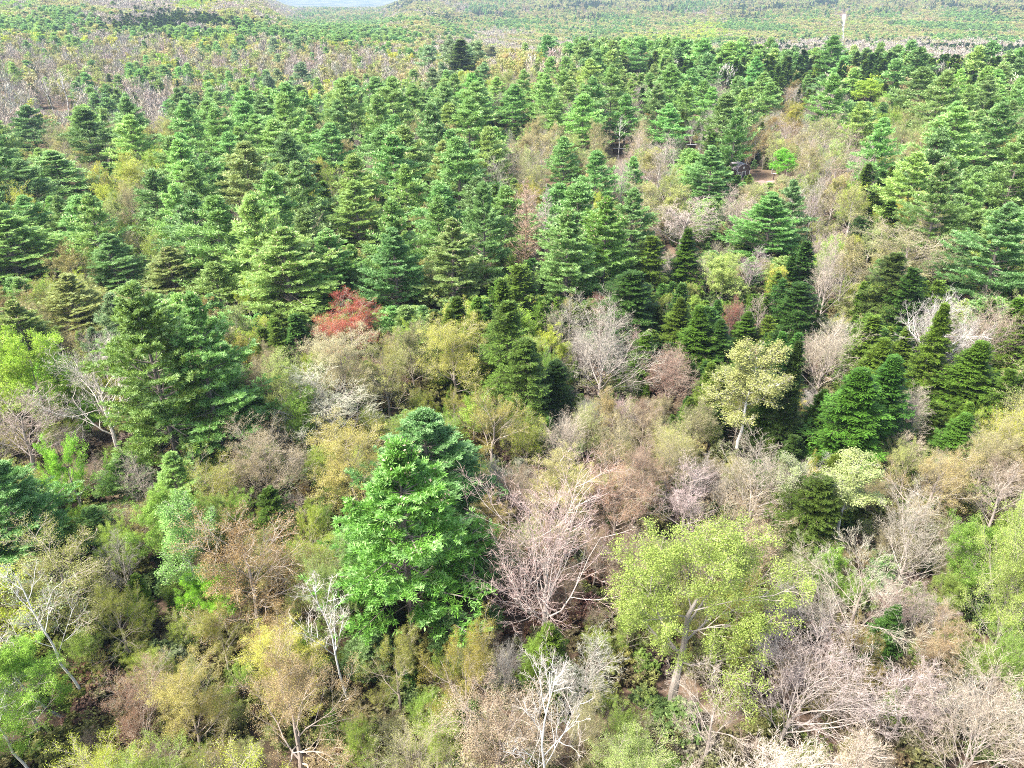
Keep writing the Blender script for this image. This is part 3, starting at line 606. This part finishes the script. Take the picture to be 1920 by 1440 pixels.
def fill(ymin, ymax, k, tries, hs=1.0, low=False, keep=.78):
    r = np.random.default_rng(int(ymin) + (1000 if low else 0)); out = []
    for _ in range(tries):
        y = math.sqrt(r.uniform(ymin ** 2, ymax ** 2)); x = r.uniform(-.80, .80) * (y + 22)
        gz = float(ground_z(x, y)); px, py = project(x, y, gz + 11)
        if not (-150 < px < 2070) or py > 1640: continue
        code = code_at(px, py, r, x, y)
        if low and code in 'Pp' and r.random() < .72: code = ('PPSODGTB' if y < 270 or px > 830 else 'PSTTBOBY')[r.integers(0, 8)]  # mostly darker low trees, their colour standing in for shade between the pines
        if low and code == 'W': code = 'T'
        if low and px > 1400 and py > 760 and r.random() < .14: code = 'S'
        h = (r.uniform(*HT[code]) if not low else r.uniform(4, 9)) * hs * (1 if y > 140 else .92); w = h * WR[code] * r.uniform(.82, 1.25)
        if code in 'P' and r.random() < .15: h *= .75; w *= .75
        if code in 'P' and y > 330: k_ = .66 if px < 830 else .86; h *= k_; w *= k_
        if any((x - X) ** 2 + (y - Y) ** 2 < (R_ + w * .45) ** 2 for X, Y, R_ in YARD): continue
        wp = w / 2 * F / math.hypot(y, 45); lim = -1e9; Dt = math.hypot(x, y)
        for t in TREES:
            if t['D'] > Dt + 1 and abs(px - t['px']) < .42 * t['wpx'] + .55 * wp: lim = max(lim, t['yt'] + {'W': .96, 'B': .88, 'P': .84}.get(t['code'], keep) * (t['yb'] - t['yt']))
        for (vx, vy, vh, vD) in VIEW:
            if vD > Dt and abs(px - vx) < vh + .8 * wp: lim = max(lim, vy)
        hm = CAM_H - gz - y * math.tan(math.radians(PITCH) + math.atan((lim - 720) / F)) if lim > -1e8 else 99
        if hm < 3.5: continue
        if hm < h: w *= max(.45, hm / h); h = hm
        if not gfree(x, y, w / 2, k): continue
        px, py = project(x, y, gz + h)
        if py > 1520: continue
        gadd(x, y, w / 2)
        out.append(dict(kind=KIND[code], x=x, y=y, z=gz, h=h, w=w, col=vary_col(PAL[code][r.integers(0, len(PAL[code]))], r, .12), code=code, px=px, py=py,
                        var=int(r.integers(0, 99)), rz=r.uniform(0, 6.28), lean=r.normal(0, .05), leanf=r.normal(0, .04), D=math.hypot(x, y)))
    return out
auto = fill(20, 150, .66, 9000) + fill(150, 330, .84, 16000) + fill(330, 800, .84, 26000)
auto += fill(20, 150, .60, 7000, low=True) + fill(150, 330, .62, 14000, low=True) + fill(330, 800, .66, 26000, low=True)
auto.sort(key=lambda t: t['D'])
CAP = 292; count = {}; extra = {}
for t in TREES: count[t['kind']] = count.get(t['kind'], 0) + 1
things = []
for t in auto:
    inframe = -20 < t['px'] < 1940 and -5 < t['py'] < 1470
    if not inframe: extra.setdefault(t['kind'], []).append(t); continue
    if count.get(t['kind'], 0) < CAP: count[t['kind']] = count.get(t['kind'], 0) + 1; things.append(t)
    else: extra.setdefault(t['kind'], []).append(t)

# labels: look, then place by the nearest tree with a name of its own
def look(t):
    c = t['col']; tall = t['h'] / t['w']
    size = 'small' if t['h'] < 10.5 else ('tall' if t['h'] > (20.5 if t['kind'] == 'white_pine' else 15) else 'mid-sized')
    if t['kind'] == 'white_pine': tone = 'bluish' if c[2] > c[0] * 1.05 else ('dark' if c[1] < .135 else 'green'); n = 'pine'
    elif t['kind'] == 'spruce_tree': tone = 'dark' if c[1] < .1 else 'olive'; n = 'spruce'
    elif t['kind'] == 'bare_tree': tone = 'grey' if c[0] < .41 else 'pinkish'; n = 'leafless tree'
    elif t['kind'] == 'birch_tree': tone = 'white-stemmed'; n = 'birch'
    elif t['kind'] == 'leafing_tree': tone = 'lime' if t['code'] == 'L' else 'fresh green'; n = 'leafing tree'
    else: tone = {'T': 'tan', 'Y': 'yellow', 'O': 'rust-brown', 'R': 'reddish', 'D': 'dim'}[t['code']]; n = 'budding tree'
    return f'{size} {tone} {n}'
ORD = ['nearest', 'second', 'third', 'fourth', 'fifth', 'sixth', 'seventh', 'eighth', 'ninth', 'tenth', 'eleventh', 'twelfth', 'thirteenth', 'fourteenth', 'fifteenth', 'sixteenth', 'seventeenth', 'eighteenth', 'nineteenth', 'twentieth']
LX = np.array([(l[1], l[2]) for l in LAND]); buckets = {}
for t in things:
    d = np.hypot((LX[:, 0] - t['x']), (LX[:, 1] - t['y']) * .7); j = int(np.argmin(d)); dx, dy = t['x'] - LX[j, 0], t['y'] - LX[j, 1]
    if abs(dx) > abs(dy): rel = 'right of' if dx > 0 else 'left of'
    else: rel = 'behind' if dy > 0 else 'in front of'
    t['key'] = (look(t), rel, LAND[j][0]); buckets.setdefault(t['key'], []).append((float(np.hypot(dx, dy)), t))
PL = {'pine': 'pines', 'spruce': 'spruces', 'tree': 'trees', 'birch': 'birches'}
for (lk, rel, ln), v in buckets.items():
    v.sort(key=lambda q: q[0])
    for i, (_, t) in enumerate(v):
        if len(v) == 1: t['label'] = f'only {lk} {rel} {ln}'
        elif i < len(ORD): t['label'] = f'{ORD[i]} {lk} {rel} {ln}'
        else:
            t['label'] = f'{lk} far {rel} {ln}'; t['group'] = f'{plural(lk)} far {rel} {ln}'
    if len(v) > 1:
        for i, (_, t) in enumerate(v): t.setdefault('group', f'{plural(lk)} {rel} {ln}')
for t in things:
    D = t['D']; t['lod'] = 0 if D < 120 else (1 if D < 420 else 2); t['single'] = D > 300
    if (t['kind'], t['lod']) not in LIB: t['lod'] = 1
    if t['lod'] == 2: t['single'] = True
def lodfor(t):
    if t['hero']: return 0 if t['D'] < 230 or t['kind'] == 'dead_pine' else 1
for t in TREES:
    t['lod'] = lodfor(t); make_tree(t)
for t in things: make_tree(t)

# ------------------------------------------------------------------ the rest of the wood: past 300 of a kind, and the far forest
def scatter(name, pts, label, lib_entries, struct_kind='stuff'):
    """pts: list of (x, y, z, rz, w/2, h, idx, colour); one object whose points carry the meshes"""
    tc = bpy.data.collections.new(name + '_models')
    names = []
    for i, e in enumerate(lib_entries):
        o = bpy.data.objects.new(f'{name}_model_{i:02d}', e['all']); tc.objects.link(o)
    n = len(pts); me = bpy.data.meshes.new(name); me.vertices.add(n)
    A = np.array([p[:7] for p in pts], np.float32)
    me.vertices.foreach_set('co', A[:, :3].ravel())
    rot = np.zeros((n, 3), np.float32); rot[:, 2] = A[:, 3]; scl = np.stack([A[:, 4], A[:, 4], A[:, 5]], 1)
    at = me.attributes.new('rot', 'FLOAT_VECTOR', 'POINT'); at.data.foreach_set('vector', rot.ravel())
    at = me.attributes.new('scl', 'FLOAT_VECTOR', 'POINT'); at.data.foreach_set('vector', scl.ravel())
    at = me.attributes.new('idx', 'INT', 'POINT'); at.data.foreach_set('value', A[:, 6].astype(np.int32))
    at = me.attributes.new('color', 'FLOAT_COLOR', 'POINT'); at.data.foreach_set('color', np.array([(*p[7], 1) for p in pts], np.float32).ravel())
    o = bpy.data.objects.new(name, me); COL.objects.link(o); tag(o, label, None, None, struct_kind)
    ng = bpy.data.node_groups.new(name, 'GeometryNodeTree')
    ng.interface.new_socket('Geometry', in_out='INPUT', socket_type='NodeSocketGeometry'); ng.interface.new_socket('Geometry', in_out='OUTPUT', socket_type='NodeSocketGeometry')
    N, L = ng.nodes.new, ng.links.new
    gi, go = N('NodeGroupInput'), N('NodeGroupOutput'); ip = N('GeometryNodeInstanceOnPoints'); ci = N('GeometryNodeCollectionInfo')
    ci.inputs['Collection'].default_value = tc; ci.inputs['Separate Children'].default_value = True; ci.inputs['Reset Children'].default_value = True
    def na(nm, ty):
        a = N('GeometryNodeInputNamedAttribute'); a.data_type = ty; a.inputs['Name'].default_value = nm; return a.outputs['Attribute']
    ip.inputs['Pick Instance'].default_value = True
    L(gi.outputs[0], ip.inputs['Points']); L(ci.outputs[0], ip.inputs['Instance']); L(na('idx', 'INT'), ip.inputs['Instance Index'])
    L(na('rot', 'FLOAT_VECTOR'), ip.inputs['Rotation']); L(na('scl', 'FLOAT_VECTOR'), ip.inputs['Scale']); L(ip.outputs[0], go.inputs[0])
    md = o.modifiers.new('scatter', 'NODES'); md.node_group = ng
    return o
STUFF_NAME = {'white_pine': 'pine_forest', 'spruce_tree': 'spruce_forest', 'bare_tree': 'leafless_forest', 'budding_tree': 'budding_forest', 'leafing_tree': 'leafing_forest', 'birch_tree': 'birch_forest'}
STUFF_LABEL = {'white_pine': 'mass of pines filling the slope beyond the nearer pines', 'spruce_tree': 'mass of dark spruces on the far slopes', 'bare_tree': 'mass of grey leafless trees on the far slopes',
               'budding_tree': 'mass of tan and yellow budding trees on the far slopes', 'leafing_tree': 'scattered fresh green trees on the far slopes', 'birch_tree': 'scattered pale birches on the far slopes'}
far = {k: [] for k in STUFF_NAME}
for kind, lst in extra.items():
    for t in lst:
        lod = 1 if t['D'] < 420 else 2
        n1 = len(LIB[(kind, 1)]); n2 = len(LIB[(kind, 2)])
        idx = t['var'] % n1 if lod == 1 else n1 + t['var'] % n2
        far[kind].append((t['x'], t['y'], t['z'], t['rz'], t['w'] / 2, t['h'], idx, t['col']))
r = np.random.default_rng(99); NF = 90000
yy = np.sqrt(r.uniform(800 ** 2, 4200 ** 2, NF)) ; yy = np.where(r.random(NF) < .45, np.sqrt(r.uniform(780 ** 2, 2000 ** 2, NF)), yy); xx = r.uniform(-.78, .78, NF) * yy
zz = ground_z(xx, yy); PX, PY = project(xx, yy, zz + 12)
for x, y, z, px, py in zip(xx, yy, zz, PX, PY):
    rx0 = (x - (1582 - 960) / F * y * 1.0)
    if abs(px - 1582) < 6 and 900 < y < 2300: continue
    code = code_at(px, py, r, x, y); kind = KIND[code]
    h = r.uniform(*HT[code]) * .95; w = h * WR[code] * r.uniform(.9, 1.4)
    if code in 'Pp': h *= .70; w *= .60
    elif code != 'S': w *= 1.45
    n1 = len(LIB[(kind, 1)]); n2 = len(LIB[(kind, 2)])
    far[kind].append((x, y, z, r.uniform(0, 6.28), w / 2, h, n1 + int(r.integers(0, n2)), vary_col(PAL[code][r.integers(0, len(PAL[code]))], r, .12)))
for kind, pts in far.items():
    if pts: scatter(STUFF_NAME[kind], pts, STUFF_LABEL[kind], LIB[(kind, 1)] + LIB[(kind, 2)])
# undergrowth
r = np.random.default_rng(5); pts = []
UC = {'P': [(.10, .16, .04), (.22, .18, .08), (.08, .16, .03)], 'S': [(.05, .08, .03), (.14, .10, .07)], 'B': [(.34, .28, .19), (.26, .27, .11)], 'T': [(.42, .36, .18), (.32, .34, .10), (.22, .32, .07)],
      'Y': [(.34, .36, .10), (.30, .26, .12)], 'O': [(.32, .26, .07), (.26, .18, .09), (.24, .30, .05)], 'R': [(.30, .16, .11)], 'G': [(.20, .32, .10)], 'L': [(.24, .40, .07)], 'W': [(.20, .26, .10), (.26, .2, .14)], 'D': [(.1, .09, .05)]}
while len(pts) < 5200:
    y = 20 + 215 * r.uniform(0, 1) ** .8; x = r.uniform(-.78, .78) * (y + 22); gz = float(ground_z(x, y)); px, py = project(x, y, gz + 2)
    if not (-40 < px < 1960) or py > 1500: continue
    if any((x - X) ** 2 + (y - Y) ** 2 < R_ ** 2 for X, Y, R_ in YARD): continue
    code = code_at(px, py - 60, r); s = r.uniform(1.2, 3.8); cs = UC.get(code, UC['P'])
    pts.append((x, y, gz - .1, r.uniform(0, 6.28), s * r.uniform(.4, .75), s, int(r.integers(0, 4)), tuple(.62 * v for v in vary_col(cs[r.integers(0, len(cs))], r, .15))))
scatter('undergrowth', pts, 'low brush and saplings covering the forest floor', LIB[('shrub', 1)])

# ------------------------------------------------------------------ ground: one sheet to the horizon
def ground():
    ds = np.concatenate([np.linspace(-60, 700, 120), np.geomspace(720, 30000, 90)]); us = np.linspace(-1, 1, 121)
    V = []; 
    for d in ds:
        for u in us:
            half = 120 + abs(d) * 1.0; x = u * half; V.append((x, d, float(ground_z(x, d))))
    nu = len(us); Fc = [(i * nu + j, i * nu + j + 1, (i + 1) * nu + j + 1, (i + 1) * nu + j) for i in range(len(ds) - 1) for j in range(nu - 1)]
    me = bpy.data.meshes.new('ground'); me.from_pydata(V, [], Fc); me.polygons.foreach_set('use_smooth', [True] * len(Fc))
    m, nt, out = mat_new('forest_floor'); N, L = nt.nodes.new, nt.links.new
    tc = N('ShaderNodeTexCoord'); n1 = N('ShaderNodeTexNoise'); n1.inputs['Scale'].default_value = .12; n1.inputs['Detail'].default_value = 6
    n2 = N('ShaderNodeTexNoise'); n2.inputs['Scale'].default_value = 2.2; n2.inputs['Detail'].default_value = 8; n2.inputs['Roughness'].default_value = .7
    L(tc.outputs['Object'], n1.inputs[0]); L(tc.outputs['Object'], n2.inputs[0])
    ra = N('ShaderNodeValToRGB'); e = ra.color_ramp.elements; e[0].position = .35; e[0].color = (.06, .045, .03, 1); e[1].position = .7; e[1].color = (.22, .14, .10, 1)
    L(n2.outputs[0], ra.inputs[0])
    rb = N('ShaderNodeValToRGB'); e = rb.color_ramp.elements; e[0].position = .45; e[0].color = (0, 0, 0, 1); e[1].position = .62; e[1].color = (1, 1, 1, 1); L(n1.outputs[0], rb.inputs[0])
    mx = N('ShaderNodeMix'); mx.data_type = 'RGBA'; L(rb.outputs[0], mx.inputs[0]); L(ra.outputs[0], mx.inputs[6]); mx.inputs[7].default_value = (.17, .13, .08, 1)
    # far woods as mottled cover
    ln = N('ShaderNodeSeparateXYZ'); L(tc.outputs['Object'], ln.inputs[0]); mr = N('ShaderNodeMapRange'); mr.inputs[1].default_value = 2200; mr.inputs[2].default_value = 4200; L(ln.outputs[1], mr.inputs[0])
    n3 = N('ShaderNodeTexNoise'); n3.inputs['Scale'].default_value = .006; n3.inputs['Detail'].default_value = 9; n3.inputs['Roughness'].default_value = .65; L(tc.outputs['Object'], n3.inputs[0])
    rc = N('ShaderNodeValToRGB'); e = rc.color_ramp.elements; e[0].position = .42; e[0].color = (.04, .07, .05, 1); e[1].position = .55; e[1].color = (.15, .15, .11, 1); L(n3.outputs[0], rc.inputs[0])
    m2 = N('ShaderNodeMix'); m2.data_type = 'RGBA'; L(mr.outputs[0], m2.inputs[0]); L(mx.outputs[2], m2.inputs[6]); L(rc.outputs[0], m2.inputs[7])
    p = N('ShaderNodeBsdfPrincipled'); p.inputs['Roughness'].default_value = .95; p.inputs['Specular IOR Level'].default_value = .1; L(m2.outputs[2], p.inputs['Base Color'])
    bp = N('ShaderNodeBump'); bp.inputs['Distance'].default_value = .15; L(n2.outputs[0], bp.inputs['Height']); L(bp.outputs[0], p.inputs['Normal']); L(p.outputs[0], out.inputs[0])
    me.materials.append(m); o = bpy.data.objects.new('ground', me); COL.objects.link(o); tag(o, None, None, None, 'structure')
ground()
#SMALL_BEGIN
# ------------------------------------------------------------------ small built things
def poly(name, V, Fs, mats, fm=None, parent=None, loc=None, rz=0):
    me = bpy.data.meshes.new(name); me.from_pydata(V, [], Fs)
    for m in mats: me.materials.append(m)
    if fm: me.polygons.foreach_set('material_index', fm)
    o = bpy.data.objects.new(name, me); COL.objects.link(o); o.parent = parent
    if loc: o.location = loc; o.rotation_euler = (0, 0, rz)
    return o
def boxes(name, bl, mat, parent=None, loc=None, rz=0):
    V, Fs = [], []
    for (cx, cy, cz, sx, sy, sz) in bl:
        b = len(V); V += [(cx + a * sx / 2, cy + c * sy / 2, cz + d * sz / 2) for a in (-1, 1) for c in (-1, 1) for d in (-1, 1)]
        Fs += [tuple(b + k for k in f) for f in ((0, 1, 3, 2), (4, 6, 7, 5), (0, 4, 5, 1), (2, 3, 7, 6), (0, 2, 6, 4), (1, 5, 7, 3))]
    return poly(name, V, Fs, [mat], None, parent, loc, rz)
def disc(name, r0, r1, y, z, mat, parent, n=20, th=.06):
    V, Fs = [], []
    for k in range(n):
        a = 2 * math.pi * k / n
        for rr in (r0, r1):
            for yy_ in (y, y - th): V.append((rr * math.cos(a), yy_, z + rr * math.sin(a)))
    for k in range(n):
        p, q = 4 * k, 4 * ((k + 1) % n); Fs += [(p + 1, q + 1, q + 3, p + 3), (p + 2, p + 3, q + 3, q + 2), (p, p + 1, q + 1, q)]
    return poly(name, V, Fs, [mat], None, parent)
def empty(name, loc, rz, label, cat, group=None):
    o = bpy.data.objects.new(name, None); COL.objects.link(o); o.location = loc; o.rotation_euler = (0, 0, rz); tag(o, label, cat, group); return o
MW = plain_mat('weathered_boards', (.10, .065, .05), .8, 0, .3, 4); MR = plain_mat('shingles', (.40, .34, .35), .9, 0, .25, 5); MT = plain_mat('white_trim', (.78, .76, .72), .6, 0, .05)
MD = plain_mat('dark_glass', (.03, .035, .045), .15); MG = plain_mat('grey_metal', (.45, .46, .48), .45, .4, .15, 3); MB = plain_mat('blue_plastic', (.02, .13, .50), .35, 0, .25, 6)
MS = plain_mat('pale_wood', (.62, .53, .42), .85, 0, .3, 3); ME = plain_mat('bare_earth', (.22, .14, .12), .95, 0, .35, .8)
def shed():
    x, y, z = SHED; e = empty('shed', (x, y, z), math.radians(14), 'small dark wooden shed with rounded grey roof and white round emblem on its gable', 'shed')
    W, Ln, H = 2.3, 5.5, 2.5; prof = [(-W, H), (-W * .82, H + 1.0), (-W * .40, H + 1.75), (0, H + 1.95), (W * .40, H + 1.75), (W * .82, H + 1.0), (W, H)]
    V = [(-W, 0, 0), (W, 0, 0)] + [(a, 0, b) for a, b in prof[::-1]] + [(-W, Ln, 0), (W, Ln, 0)] + [(a, Ln, b) for a, b in prof[::-1]]
    n = 9; Fs = [tuple(range(n)), tuple(range(2 * n - 1, n - 1, -1)), (1, n + 1, n + 2, 2), (n, 0, n - 1, 2 * n - 1)]
    poly('wall', V, Fs, [MW], None, e)
    pr = [(a * 1.10, b + (.05 if abs(a) < W else -.15)) for a, b in prof]; V, Fs = [], []
    for (a, b) in pr: V += [(a, -.45, b), (a, Ln + .3, b), (a, -.45, b + .10), (a, Ln + .3, b + .10)]
    for k in range(len(pr) - 1):
        p, q = 4 * k, 4 * k + 4; Fs += [(p + 2, q + 2, q + 3, p + 3), (p, p + 1, q + 1, q), (p, q, q + 2, p + 2), (p + 1, p + 3, q + 3, q + 1)]
    poly('roof', V, Fs, [MR], None, e)
    disc('emblem', .16, .36, -.05, H + .85, MT, e)
    d = boxes('door', [(.25, -.04, 1.0, 1.1, .08, 2.0)], MD, e); boxes('door_frame', [(-.36, -.05, 1.02, .12, .12, 2.1), (.86, -.05, 1.02, .12, .12, 2.1), (.25, -.05, 2.11, 1.34, .12, .10)], MT, d)
    w = boxes('window', [(-1.3, -.03, 1.35, .8, .06, .9)], MD, e); boxes('window_frame', [(-1.3, -.05, 1.85, 1.0, .1, .1), (-1.3, -.05, .85, 1.0, .1, .1), (-1.75, -.05, 1.35, .1, .1, .9), (-.85, -.05, 1.35, .1, .1, .9)], MT, w)
    boxes('trim', [(W + .03, -.06, H / 2, .16, .12, H), (-W - .03, -.06, H / 2, .16, .12, H)], MT, e)
shed()
def at_px(px, yb): 
    x, y, gz, _ = place(px, yb - 10, yb); return x, y, gz
def leanto(px, yb, W, Hh, rz, label, roofm):
    x, y, z = at_px(px, yb); e = empty('lean_to', (x, y, z), rz, label, 'lean-to')
    for sx in (-1, 1): boxes('post', [(sx * W / 2, 0, Hh / 2, .15, .15, Hh)], MW, e)
    boxes('back_wall', [(0, 2.2, Hh * .4, W, .1, Hh * .8)], MW, e)
    V = [(-W / 2 - .3, -.4, Hh + .05), (W / 2 + .3, -.4, Hh + .05), (W / 2 + .3, 2.5, Hh * .82), (-W / 2 - .3, 2.5, Hh * .82)]; V += [(a, b, c + .12) for a, b, c in V]
    poly('roof', V, [(0, 3, 2, 1), (4, 5, 6, 7), (0, 1, 5, 4), (1, 2, 6, 5), (2, 3, 7, 6), (3, 0, 4, 7)], [roofm], None, e)
leanto(1162, 291, 4.2, 2.4, 0.1, 'dark open lean-to with a thin pale roof behind the crooked white birch', MG)
leanto(1297, 281, 3.4, 1.9, -.25, 'low lean-to with a grey metal roof left of the pale round tank', MG)
def tank():
    x, y, z = at_px(1313, 287); e = empty('water_tank', (x, y, z), .4, 'pale round tank on blocks right of the grey metal lean-to', 'tank')
    prof = [(0, .0), (.75, .0), (.8, .15), (.8, 1.5), (.7, 1.62), (.28, 1.72), (.28, 1.82), (0, 1.82)]; n = 16; V, Fs = [], []
    for k in range(n):
        for (rr, zz_) in prof: V.append((rr * math.cos(6.2832 * k / n), rr * math.sin(6.2832 * k / n), zz_ + .25))
    m = len(prof); Fs = [(k * m + i, ((k + 1) % n) * m + i, ((k + 1) % n) * m + i + 1, k * m + i + 1) for k in range(n) for i in range(m - 1)]
    poly('tank_body', V, Fs, [MT], None, e)
    for a, b in ((-.4, -.4), (.4, -.4), (0, .45)): boxes('block', [(a, b, .125, .35, .35, .25)], MG, e)
tank()
def yard():
    x0, y0 = SHED[0] + 7.5, SHED[1] - 9; r = np.random.default_rng(3); n = 28; V = [(x0, y0, float(ground_z(x0, y0)) + .06)]
    for ring in (.5, 1.0):
        for k in range(n):
            a = 6.2832 * k / n; rr = ring * (4.6 + .9 * math.sin(3 * a) + r.normal(0, .3)); X, Y = x0 + rr * math.cos(a), y0 + rr * 1.35 * math.sin(a); V.append((X, Y, float(ground_z(X, Y)) + .06))
    Fs = [(0, 1 + k, 1 + (k + 1) % n) for k in range(n)] + [(1 + k, 1 + n + k, 1 + n + (k + 1) % n, 1 + (k + 1) % n) for k in range(n)]
    o = poly('dirt_yard', V, Fs, [ME]); o['kind'] = 'structure'
    e = empty('feeder_post', (SHED[0] + 9.5, SHED[1] - 3, float(ground_z(SHED[0] + 9.5, SHED[1] - 3))), .2, 'dark post with a small pale board on top, in the dirt yard', 'post')
    boxes('post', [(0, 0, 1.0, .28, .28, 2.0)], MW, e); boxes('board', [(.2, 0, 2.03, 1.3, .6, .06)], MT, e)
    q = Q(); p0 = np.array([[0., 0, .15], [1.3, .2, .17], [.7, .1, .16]]); p1 = np.array([[1.3, .2, .17], [2.6, .25, .13], [1.2, .75, .4]]); q.add(tubes(p0, p1, np.array([.13, .11, .05]), np.array([.11, .05, .02]), 7), 0, .5)
    me = q.mesh('fallen_log', [MS]); o = bpy.data.objects.new('fallen_log', me); COL.objects.link(o); o.location = (SHED[0] + 6.2, SHED[1] - 6.5, float(ground_z(SHED[0] + 6.2, SHED[1] - 6.5))); tag(o, 'short pale fallen log lying in the dirt yard by the shed', 'log')
yard()
def lump(name, px, yb, sx, sy, sz, mat, label, cat, seed):
    x, y, z = at_px(px, yb); r = np.random.default_rng(seed); V, Fs = [], []; n, m = 18, 7
    for i in range(m):
        t = i / (m - 1) * math.pi / 2
        for k in range(n):
            a = 6.2832 * k / n; f = 1 + .16 * math.sin(3 * a + seed) + r.normal(0, .07); V.append((sx * f * math.cos(t) * math.cos(a), sy * f * math.cos(t) * math.sin(a), sz * math.sin(t) * (1 + r.normal(0, .06))))
    Fs = [(i * n + k, i * n + (k + 1) % n, (i + 1) * n + (k + 1) % n, (i + 1) * n + k) for i in range(m - 1) for k in range(n)]
    o = poly(name, V, Fs, [mat], None, None, (x, y, z), .3 * seed); tag(o, label, cat); return o
lump('tarp', 24, 1012, .95, .7, .45, MB, 'crumpled blue tarp on the ground beneath the round pine', 'tarp', 1)
lump('plastic_tub', 250, 1120, .36, .36, .5, MT, 'white upturned plastic tub in the brush left of the stick pile', 'tub', 2)
lump('plastic_bag', 307, 1090, .24, .2, .3, MT, 'small white plastic bag beside the blue bundle', 'bag', 3)
lump('bundle', 303, 1081, .34, .25, .3, MB, 'small blue bundle right of the stick pile', 'bundle', 4)
def brush_pile():
    x, y, z = at_px(282, 1082); r = np.random.default_rng(8); n = 170; c = np.stack([r.normal(0, .85, n), r.normal(0, .7, n), np.zeros(n)], 1); c[:, 2] = .08 + .55 * np.exp(-(c[:, 0] ** 2 + c[:, 1] ** 2)) * r.uniform(0, 1, n)
    d = unit(r.normal(0, 1, (n, 3)) * [1, 1, .22]); Ls = r.uniform(.25, .8, n)[:, None]; q = Q(); ra = r.uniform(.02, .06, n); q.add(tubes(c - d * Ls, c + d * Ls, ra, ra * .6, 5), 0, .5)
    me = q.mesh('stick_pile', [MS]); o = bpy.data.objects.new('stick_pile', me); COL.objects.link(o); o.location = (x, y, z); tag(o, 'pale pile of cut sticks on the forest floor between the white tub and blue bundle', 'stick pile')
brush_pile()
def road():
    V, Fs = [], []; ys_ = np.linspace(900, 2900, 60)
    for i, y in enumerate(ys_):
        cx = (1582 - 960) / F * (y * math.cos(math.radians(PITCH)) + 60 * math.sin(math.radians(PITCH))) / 1.0 + (6 * math.sin((y - 2200) / 220) if y > 2200 else 0)
        for s_ in (-1, 1): X = cx + s_ * 4.2; V.append((X, y, float(ground_z(cx, y)) + .6))
        if y > 1500 and project(cx, y, float(ground_z(cx, y)))[1] < 27: V.pop(); V.pop(); break
        if i: b = 2 * i; Fs.append((b - 2, b - 1, b + 1, b))
    o = poly('road', V, Fs, [plain_mat('pale_gravel', (.45, .44, .44), .9, 0, .1, .2)]); o['kind'] = 'structure'
road()
#SMALL_END
# ------------------------------------------------------------------ air
def haze():
    X, Y0, Y1, Z0, Z1 = 32000, -200, 31000, -95, 84
    V = [(-X, Y0, Z0), (X, Y0, Z0), (X, Y1, Z0), (-X, Y1, Z0), (-X, Y0, Z1), (X, Y0, Z1), (X, Y1, Z1), (-X, Y1, Z1)]
    me = bpy.data.meshes.new('haze'); me.from_pydata(V, [], [(0, 3, 2, 1), (4, 5, 6, 7), (0, 1, 5, 4), (1, 2, 6, 5), (2, 3, 7, 6), (3, 0, 4, 7)])
    m, nt, out = mat_new('haze_air'); v = nt.nodes.new('ShaderNodeVolumePrincipled'); v.inputs['Color'].default_value = (.42, .54, .70, 1); v.inputs['Density'].default_value = 1.15e-4; v.inputs['Anisotropy'].default_value = .2
    nt.links.new(v.outputs[0], out.inputs['Volume']); me.materials.append(m)
    o = bpy.data.objects.new('haze', me); COL.objects.link(o); tag(o, None, None, None, 'stuff')
haze()
print('TREES', count, {k: len(v) for k, v in far.items()})
